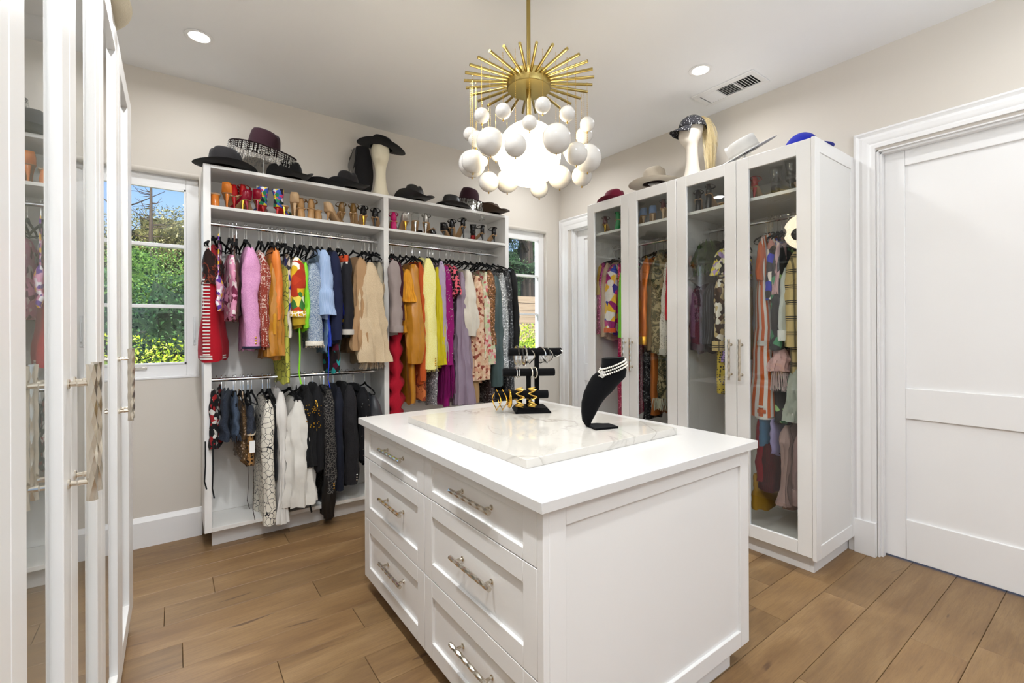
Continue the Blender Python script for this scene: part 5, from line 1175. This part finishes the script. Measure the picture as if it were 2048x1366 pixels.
for a, lab, r in ((-.032, 'slim silver square bangle left of the post on the top bar', .044), (.028, 'silver open bangle just right of the post on the top bar', .042), (.052, 'clear twisted bangle right of the post on the top bar', .042), (.066, 'silver angular bangle second from the right on the top bar', .044)):
    c = onbar(2, a, r); jew('bangle', lab, MB().tube(ringpts(c, r, A, 32, 1, .022, 'square' in lab or 'angular' in lab), .0032, 8, closed=True), CLB if 'clear' in lab else SV)
c = onbar(2, .112, .026); pts = ringpts(c, .026, A, 30, 1, .03, True)[4:22]; jew('cuff', 'silver V-shaped open cuff at the right end of the top bar', MB().tube(pts, .0036, 8), SV)
for a, lab in ((-.070, 'small silver hoop, leftmost on the middle bar'), (-.058, 'small silver hoop touching the leftmost one on the middle bar'), (.010, 'small cream hoop, third on the middle bar'), (.034, 'small cream and gold hoop, rightmost on the middle bar')):
    c = onbar(1, a, .026); jew('hoop', lab, MB().tube(ringpts(c, .0275, A, 28, .95, .007), .0028, 8, closed=True), solid('pale_enamel', (226, 216, 196), .2, .3) if 'cream' in lab else SV)
for a, lab in ((-.128, 'thin gold square bangle at the left end of the bottom bar'), (-.098, 'thin gold square bangle, second on the bottom bar')):
    c = onbar(0, a, .050); jew('bangle', lab, MB().tube(ringpts(c, .052, A, 32, 1, .018, True), .0024, 8, closed=True), GL)
c = onbar(0, -.064, .040); jew('cuff', 'smooth thick gold open cuff on the bottom bar', MB().tube(ringpts(c, .040, A, 30, 1, .004)[0:26], [(.004+.006*math.sin(PI*k/25), .006+.008*math.sin(PI*k/25)) for k in range(26)], 10), GL)
for a, lab in ((-.012, 'left gold ruffled cuff wrapped round the bottom bar'), (.052, 'right gold ruffled cuff wrapped round the bottom bar')):
    c = onbar(0, a, .040); n_ = 140; b = MB(); ax = A; v = ax.cross(Vector((0,0,1))).normalized(); rs = []
    for k in range(n_+1):
        q = -PI*.15+k/n_*PI*1.75; wv = math.sin(k/n_*PI*13)
        rr_ = .032; ce = c+v*(rr_*math.sin(q))+Vector((0,0,1))*(rr_*math.cos(q)); ou = (v*math.sin(q)+Vector((0,0,1))*math.cos(q))
        rs.append([ce+ax*(.008*wv-.004)+ou*0, ce+ax*(.012*wv)+ou*(.008+.002*wv), ce+ax*(.022*wv)+ou*(.018+.003*wv)])
    b.rings(rs, False, False, False); jew('cuff', lab, b, GT, solid=.0016)
# neck display
nb = Vector((1.505, 1.405, ZS))
t = thing('necklace_bust', 'black velvet leaning necklace bust on the right of the marble slab', 'jewellery stand', nb)
b = MB(); dA = Vector((.965, -.262, 0)); dB = Vector((.262, .965, 0))
def l2(a, b_, z): return Vector((nb.x, nb.y, ZS)) + dA*a + dB*b_ + Vector((0, 0, z))
outl = [(-.058, -.050), (.056, -.050), (.058, -.02), (.058, .028), (.030, .036), (.008, .052), (-.030, .056), (-.052, .040)]
b.rings([[l2(x, y, z) for x, y in outl] for z in (0, .009)]); b.build('base', VELVET, t, bevel=.0015)
sc6 = 6.0235
spine = [((1300,1146),60,.018),((1290,1090),120,.030),((1304,1000),176,.040),((1328,900),222,.048),((1362,810),252,.054),((1408,730),276,.060),((1464,655),306,.066),((1530,590),340,.070),((1600,535),372,.066),((1625,492),330,.055)]
F0 = (Vector((nb.x, nb.y, 0))).dot(FW)
def bp(x, y, dz=0): return at(960+x/sc6, 660+y/sc6, F0+dz)
RTh = Vector((RT.x, RT.y, 0)).normalized(); rs = []
dirs = []
for i, ((x, y), w_, d_) in enumerate(spine):
    a = spine[max(0, i-1)][0]; c_ = spine[min(len(spine)-1, i+1)][0]; tx, ty = c_[0]-a[0], c_[1]-a[1]; L = math.hypot(tx, ty); nx, ny = -ty/L, tx/L
    if nx < 0: nx, ny = -nx, -ny
    if i >= 7: m = (i-6)/3; nx, ny = nx*(1-m)+.86*m, ny*(1-m)+(-.10)*m; 
    c3 = bp(x, y); e1 = bp(x+nx*w_/2, y+ny*w_/2)-c3
    rs.append([c3+e1*math.cos(k*PI/12)+FW*(d_*.62*math.sin(k*PI/12)) for k in range(24)])
# neck
for (x, y, w_, d_) in ((1600, 455, 290, .050), (1602, 400, 272, .047), (1602, 350, 270, .046), (1602, 334, 268, .046)):
    c3 = bp(x, y); e1 = bp(x+w_/2, y-w_*.03)-c3
    rs.append([c3+e1*math.cos(k*PI/12)+FW*(d_*math.sin(k*PI/12)) for k in range(24)])
b = MB(); b.rings(rs); b.build('bust', VELVET, t, smooth=60)
b = MB()
# pearl choker round the neck
ck = thing('pearl_choker', 'three-row pearl choker with round crystal brooch on the velvet bust', 'necklace', bp(1600, 440))
PRL = solid('pearl', (238, 232, 220), .18, 0, coat=.5)
for row in range(3):
    b = MB()
    for k in range(44):
        a = R(-5)+k/44*2*PI; yy_ = 412+row*36; ex = 150+row*14
        c3 = bp(1600-row*6, yy_); e1 = bp(1600-row*6+ex, yy_-ex*.40)-c3
        b.sphere(c3+e1*math.cos(a)-FW*((.058+row*.006)*math.sin(a))+Vector((0,0,-.012*math.sin(a)*0)), .0040, 8, 6)
    b.build('pearl_strand', PRL, ck)
b = MB(); c3 = bp(1450, 522)-FW*.045
for rr_, n_ in ((0, 1), (.006, 7), (.0115, 13)):
    for k in range(n_):
        a = 2*PI*k/n_; b.sphere(c3+RTh*(rr_*.8*math.cos(a))+Vector((0,0,rr_*1.15*math.sin(a))), .0032 if rr_ else .006, 8, 6)
b.build('brooch', CRYS, ck, smooth=0)
# ------------------------------------------------------------------ the garden outside the windows
OR = random.Random(5)
def leafmat(n, cols, rough=.5):
    g = NG(n); ge = g.n('NewGeometry'); c = g.ramp(ge.outputs['Random Per Island'], [(i/len(cols), lin(c)) for i, c in enumerate(cols)], True)
    g.set(col=c, rough=rough, spec=.3); return g.mat
def leaves(b, n, shape, size, flat=.5):
    for _ in range(n):
        p = Vector(shape()); s = size*OR.uniform(.6, 1.3)
        d = Vector((OR.gauss(0, 1), OR.gauss(0, 1), OR.gauss(0, .7)+.1)).normalized(); u = d.cross(Vector((OR.gauss(0, 1), OR.gauss(0, 1), OR.gauss(0, 1)))).normalized(); v = d.cross(u)
        b.add([p-u*s, p+v*s*.38-u*.1*s, p+u*s, p-v*s*.38-u*.1*s], [(0, 1, 2), (0, 2, 3)])
def ell(c, r, shell=.55):
    def f():
        while True:
            q = Vector((OR.uniform(-1, 1), OR.uniform(-1, 1), OR.uniform(-1, 1)))
            if shell < q.length < 1: return (c[0]+q.x*r[0], c[1]+q.y*r[1], c[2]+q.z*r[2])
    return f
gr = struct('ground_outside', MB().box(-14, 22, YB+.17, 45, -.5, -.25), fab((70, 84, 40), 'tweed', (96, 88, 60), s=.1), smooth=0)
gr.name = 'ground'
YEL = leafmat('yellow_green_leaf', [(168, 190, 40), (206, 212, 66), (140, 168, 34), (222, 224, 110), (110, 140, 40), (190, 206, 50)])
MID = leafmat('mid_green_leaf', [(84, 124, 46), (112, 150, 60), (62, 98, 40), (140, 168, 84), (96, 136, 50)])
DRK = leafmat('dark_green_leaf', [(44, 78, 44), (62, 100, 56), (34, 60, 38), (86, 122, 70), (50, 84, 50)])
OLI = leafmat('olive_leaf', [(120, 116, 62), (146, 140, 84), (98, 98, 56), (168, 160, 110), (84, 90, 54)])
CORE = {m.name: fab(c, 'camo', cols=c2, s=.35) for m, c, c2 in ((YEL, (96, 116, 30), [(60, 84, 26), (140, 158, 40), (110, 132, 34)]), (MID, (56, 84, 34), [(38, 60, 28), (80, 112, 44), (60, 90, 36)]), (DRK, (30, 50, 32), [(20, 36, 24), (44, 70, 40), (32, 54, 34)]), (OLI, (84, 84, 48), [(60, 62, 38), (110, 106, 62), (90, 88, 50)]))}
BARK = fab((72, 62, 54), 'sv', (46, 40, 36), s=.6); TWIG = fab((92, 78, 66))
def tree(nm, label, cat, x, y, base, trunk, blobs, n, size, mat, group='trees and shrubs in the garden', bark=BARK, branches=6):
    t = thing(nm, label, cat, (x, y, -.25), group=group)
    if trunk:
        b = MB(); h, r = trunk; pts = [(x+.05*math.sin(i*1.3)*i/3, y, -.25+h*i/6) for i in range(7)]
        b.tube(pts, [r*(1-.11*i) for i in range(7)], 9)
        for k in range(branches):
            z = h*OR.uniform(.45, .95); a = OR.uniform(0, 6.28); L = h*OR.uniform(.15, .35)
            b.tube([(x, y, z-.25), (x+L*.5*math.cos(a), y+L*.4*math.sin(a), z+L*.25-.25), (x+L*math.cos(a), y+L*.8*math.sin(a), z+L*.6-.25)], [r*.35, r*.22, r*.08], 6)
        b.build('trunk', bark, t)
    b = MB(); tot = sum(q[1][0]*q[1][2] for q in blobs)
    for c, rr_ in blobs:
        leaves(b, int(n*rr_[0]*rr_[2]/tot), ell(c, rr_), size)
    b.build('foliage', mat, t, smooth=0)['kind'] = 'stuff'
    b = MB()      # dark cores added deep inside the crown, inner shade put into their colours
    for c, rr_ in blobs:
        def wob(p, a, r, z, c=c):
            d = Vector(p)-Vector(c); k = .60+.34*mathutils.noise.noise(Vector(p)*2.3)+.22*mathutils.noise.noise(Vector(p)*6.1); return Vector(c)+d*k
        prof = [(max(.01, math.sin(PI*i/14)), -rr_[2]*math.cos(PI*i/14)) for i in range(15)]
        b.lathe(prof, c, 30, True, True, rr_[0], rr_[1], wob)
    b.build('shade_core', CORE[mat.name], t, smooth=60)
    return t
# seen through the left window (the mirror image in the left glass doors looks further right)
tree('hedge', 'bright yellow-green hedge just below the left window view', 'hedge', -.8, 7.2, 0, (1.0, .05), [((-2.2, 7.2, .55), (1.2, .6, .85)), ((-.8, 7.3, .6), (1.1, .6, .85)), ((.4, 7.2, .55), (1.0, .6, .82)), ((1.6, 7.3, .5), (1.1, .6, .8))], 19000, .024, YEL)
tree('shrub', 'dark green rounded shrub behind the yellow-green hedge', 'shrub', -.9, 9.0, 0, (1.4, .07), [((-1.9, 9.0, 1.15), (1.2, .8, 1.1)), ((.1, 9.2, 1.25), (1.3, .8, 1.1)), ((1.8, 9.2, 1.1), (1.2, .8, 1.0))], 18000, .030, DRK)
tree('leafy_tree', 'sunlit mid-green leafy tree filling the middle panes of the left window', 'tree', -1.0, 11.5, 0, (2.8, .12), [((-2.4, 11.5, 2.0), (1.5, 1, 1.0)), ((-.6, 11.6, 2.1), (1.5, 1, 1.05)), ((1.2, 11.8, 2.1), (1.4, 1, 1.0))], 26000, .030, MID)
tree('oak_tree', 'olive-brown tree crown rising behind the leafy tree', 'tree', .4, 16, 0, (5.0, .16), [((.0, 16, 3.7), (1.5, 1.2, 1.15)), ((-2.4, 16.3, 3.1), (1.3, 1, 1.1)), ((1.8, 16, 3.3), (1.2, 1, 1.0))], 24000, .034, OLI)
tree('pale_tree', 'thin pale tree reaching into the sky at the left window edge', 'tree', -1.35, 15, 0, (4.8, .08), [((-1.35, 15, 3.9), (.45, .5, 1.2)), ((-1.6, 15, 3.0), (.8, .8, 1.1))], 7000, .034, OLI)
t = thing('bare_tree', 'bare dead tree pole standing above the other crowns', 'tree', (-.42, 14, -.25), group='trees and shrubs in the garden')
b = MB(); b.tube([(-.42, 14, -.25), (-.44, 14, 3), (-.43, 14, 5.0)], [.075, .055, .02], 8)
for k in range(34):
    z = OR.uniform(3.3, 4.95); a = OR.choice([0, PI])+OR.uniform(-.6, .6); L = OR.uniform(.2, .6)*(1-.5*(z-3.6)/2)
    b.tube([(-.43, 14, z), (-.43+L*.5*math.cos(a), 14+L*.3*math.sin(a), z+.04*L), (-.43+L*math.cos(a), 14+L*.5*math.sin(a), z+OR.uniform(-.1, .25))], [.012, .008, .003], 4)
b.build('trunk', TWIG, t)
# seen through the right window
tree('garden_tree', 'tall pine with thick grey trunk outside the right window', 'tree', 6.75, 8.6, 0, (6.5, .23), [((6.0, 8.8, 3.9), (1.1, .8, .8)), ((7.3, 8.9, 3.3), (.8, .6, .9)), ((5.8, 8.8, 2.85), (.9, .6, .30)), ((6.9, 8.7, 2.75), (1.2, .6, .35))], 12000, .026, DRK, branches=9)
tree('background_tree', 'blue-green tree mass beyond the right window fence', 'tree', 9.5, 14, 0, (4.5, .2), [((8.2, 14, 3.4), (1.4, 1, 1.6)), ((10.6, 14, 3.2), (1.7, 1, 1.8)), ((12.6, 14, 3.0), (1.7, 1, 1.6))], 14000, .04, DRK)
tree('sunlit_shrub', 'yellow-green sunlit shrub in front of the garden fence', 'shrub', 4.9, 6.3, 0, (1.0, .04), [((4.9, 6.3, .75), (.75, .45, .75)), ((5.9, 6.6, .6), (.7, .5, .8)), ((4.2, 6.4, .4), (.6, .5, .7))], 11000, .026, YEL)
fe = thing('garden_fence', 'weathered tan garden fence of horizontal boards outside right window', 'fence', (6.3, 7.6, -.25))
WD = fab((170, 148, 124), 'sh', (140, 118, 98), s=1.2, a=.8)
for i in range(16): MB().box(3.6, 9.6, 7.6, 7.63, -.25+i*.145, -.25+i*.145+.137).build('board', WD, fe, bevel=.004)
for x in (3.7, 5.6, 7.5, 9.4): MB().box(x, x+.09, 7.635, 7.72, -.25, 2.12).build('post', WD, fe)
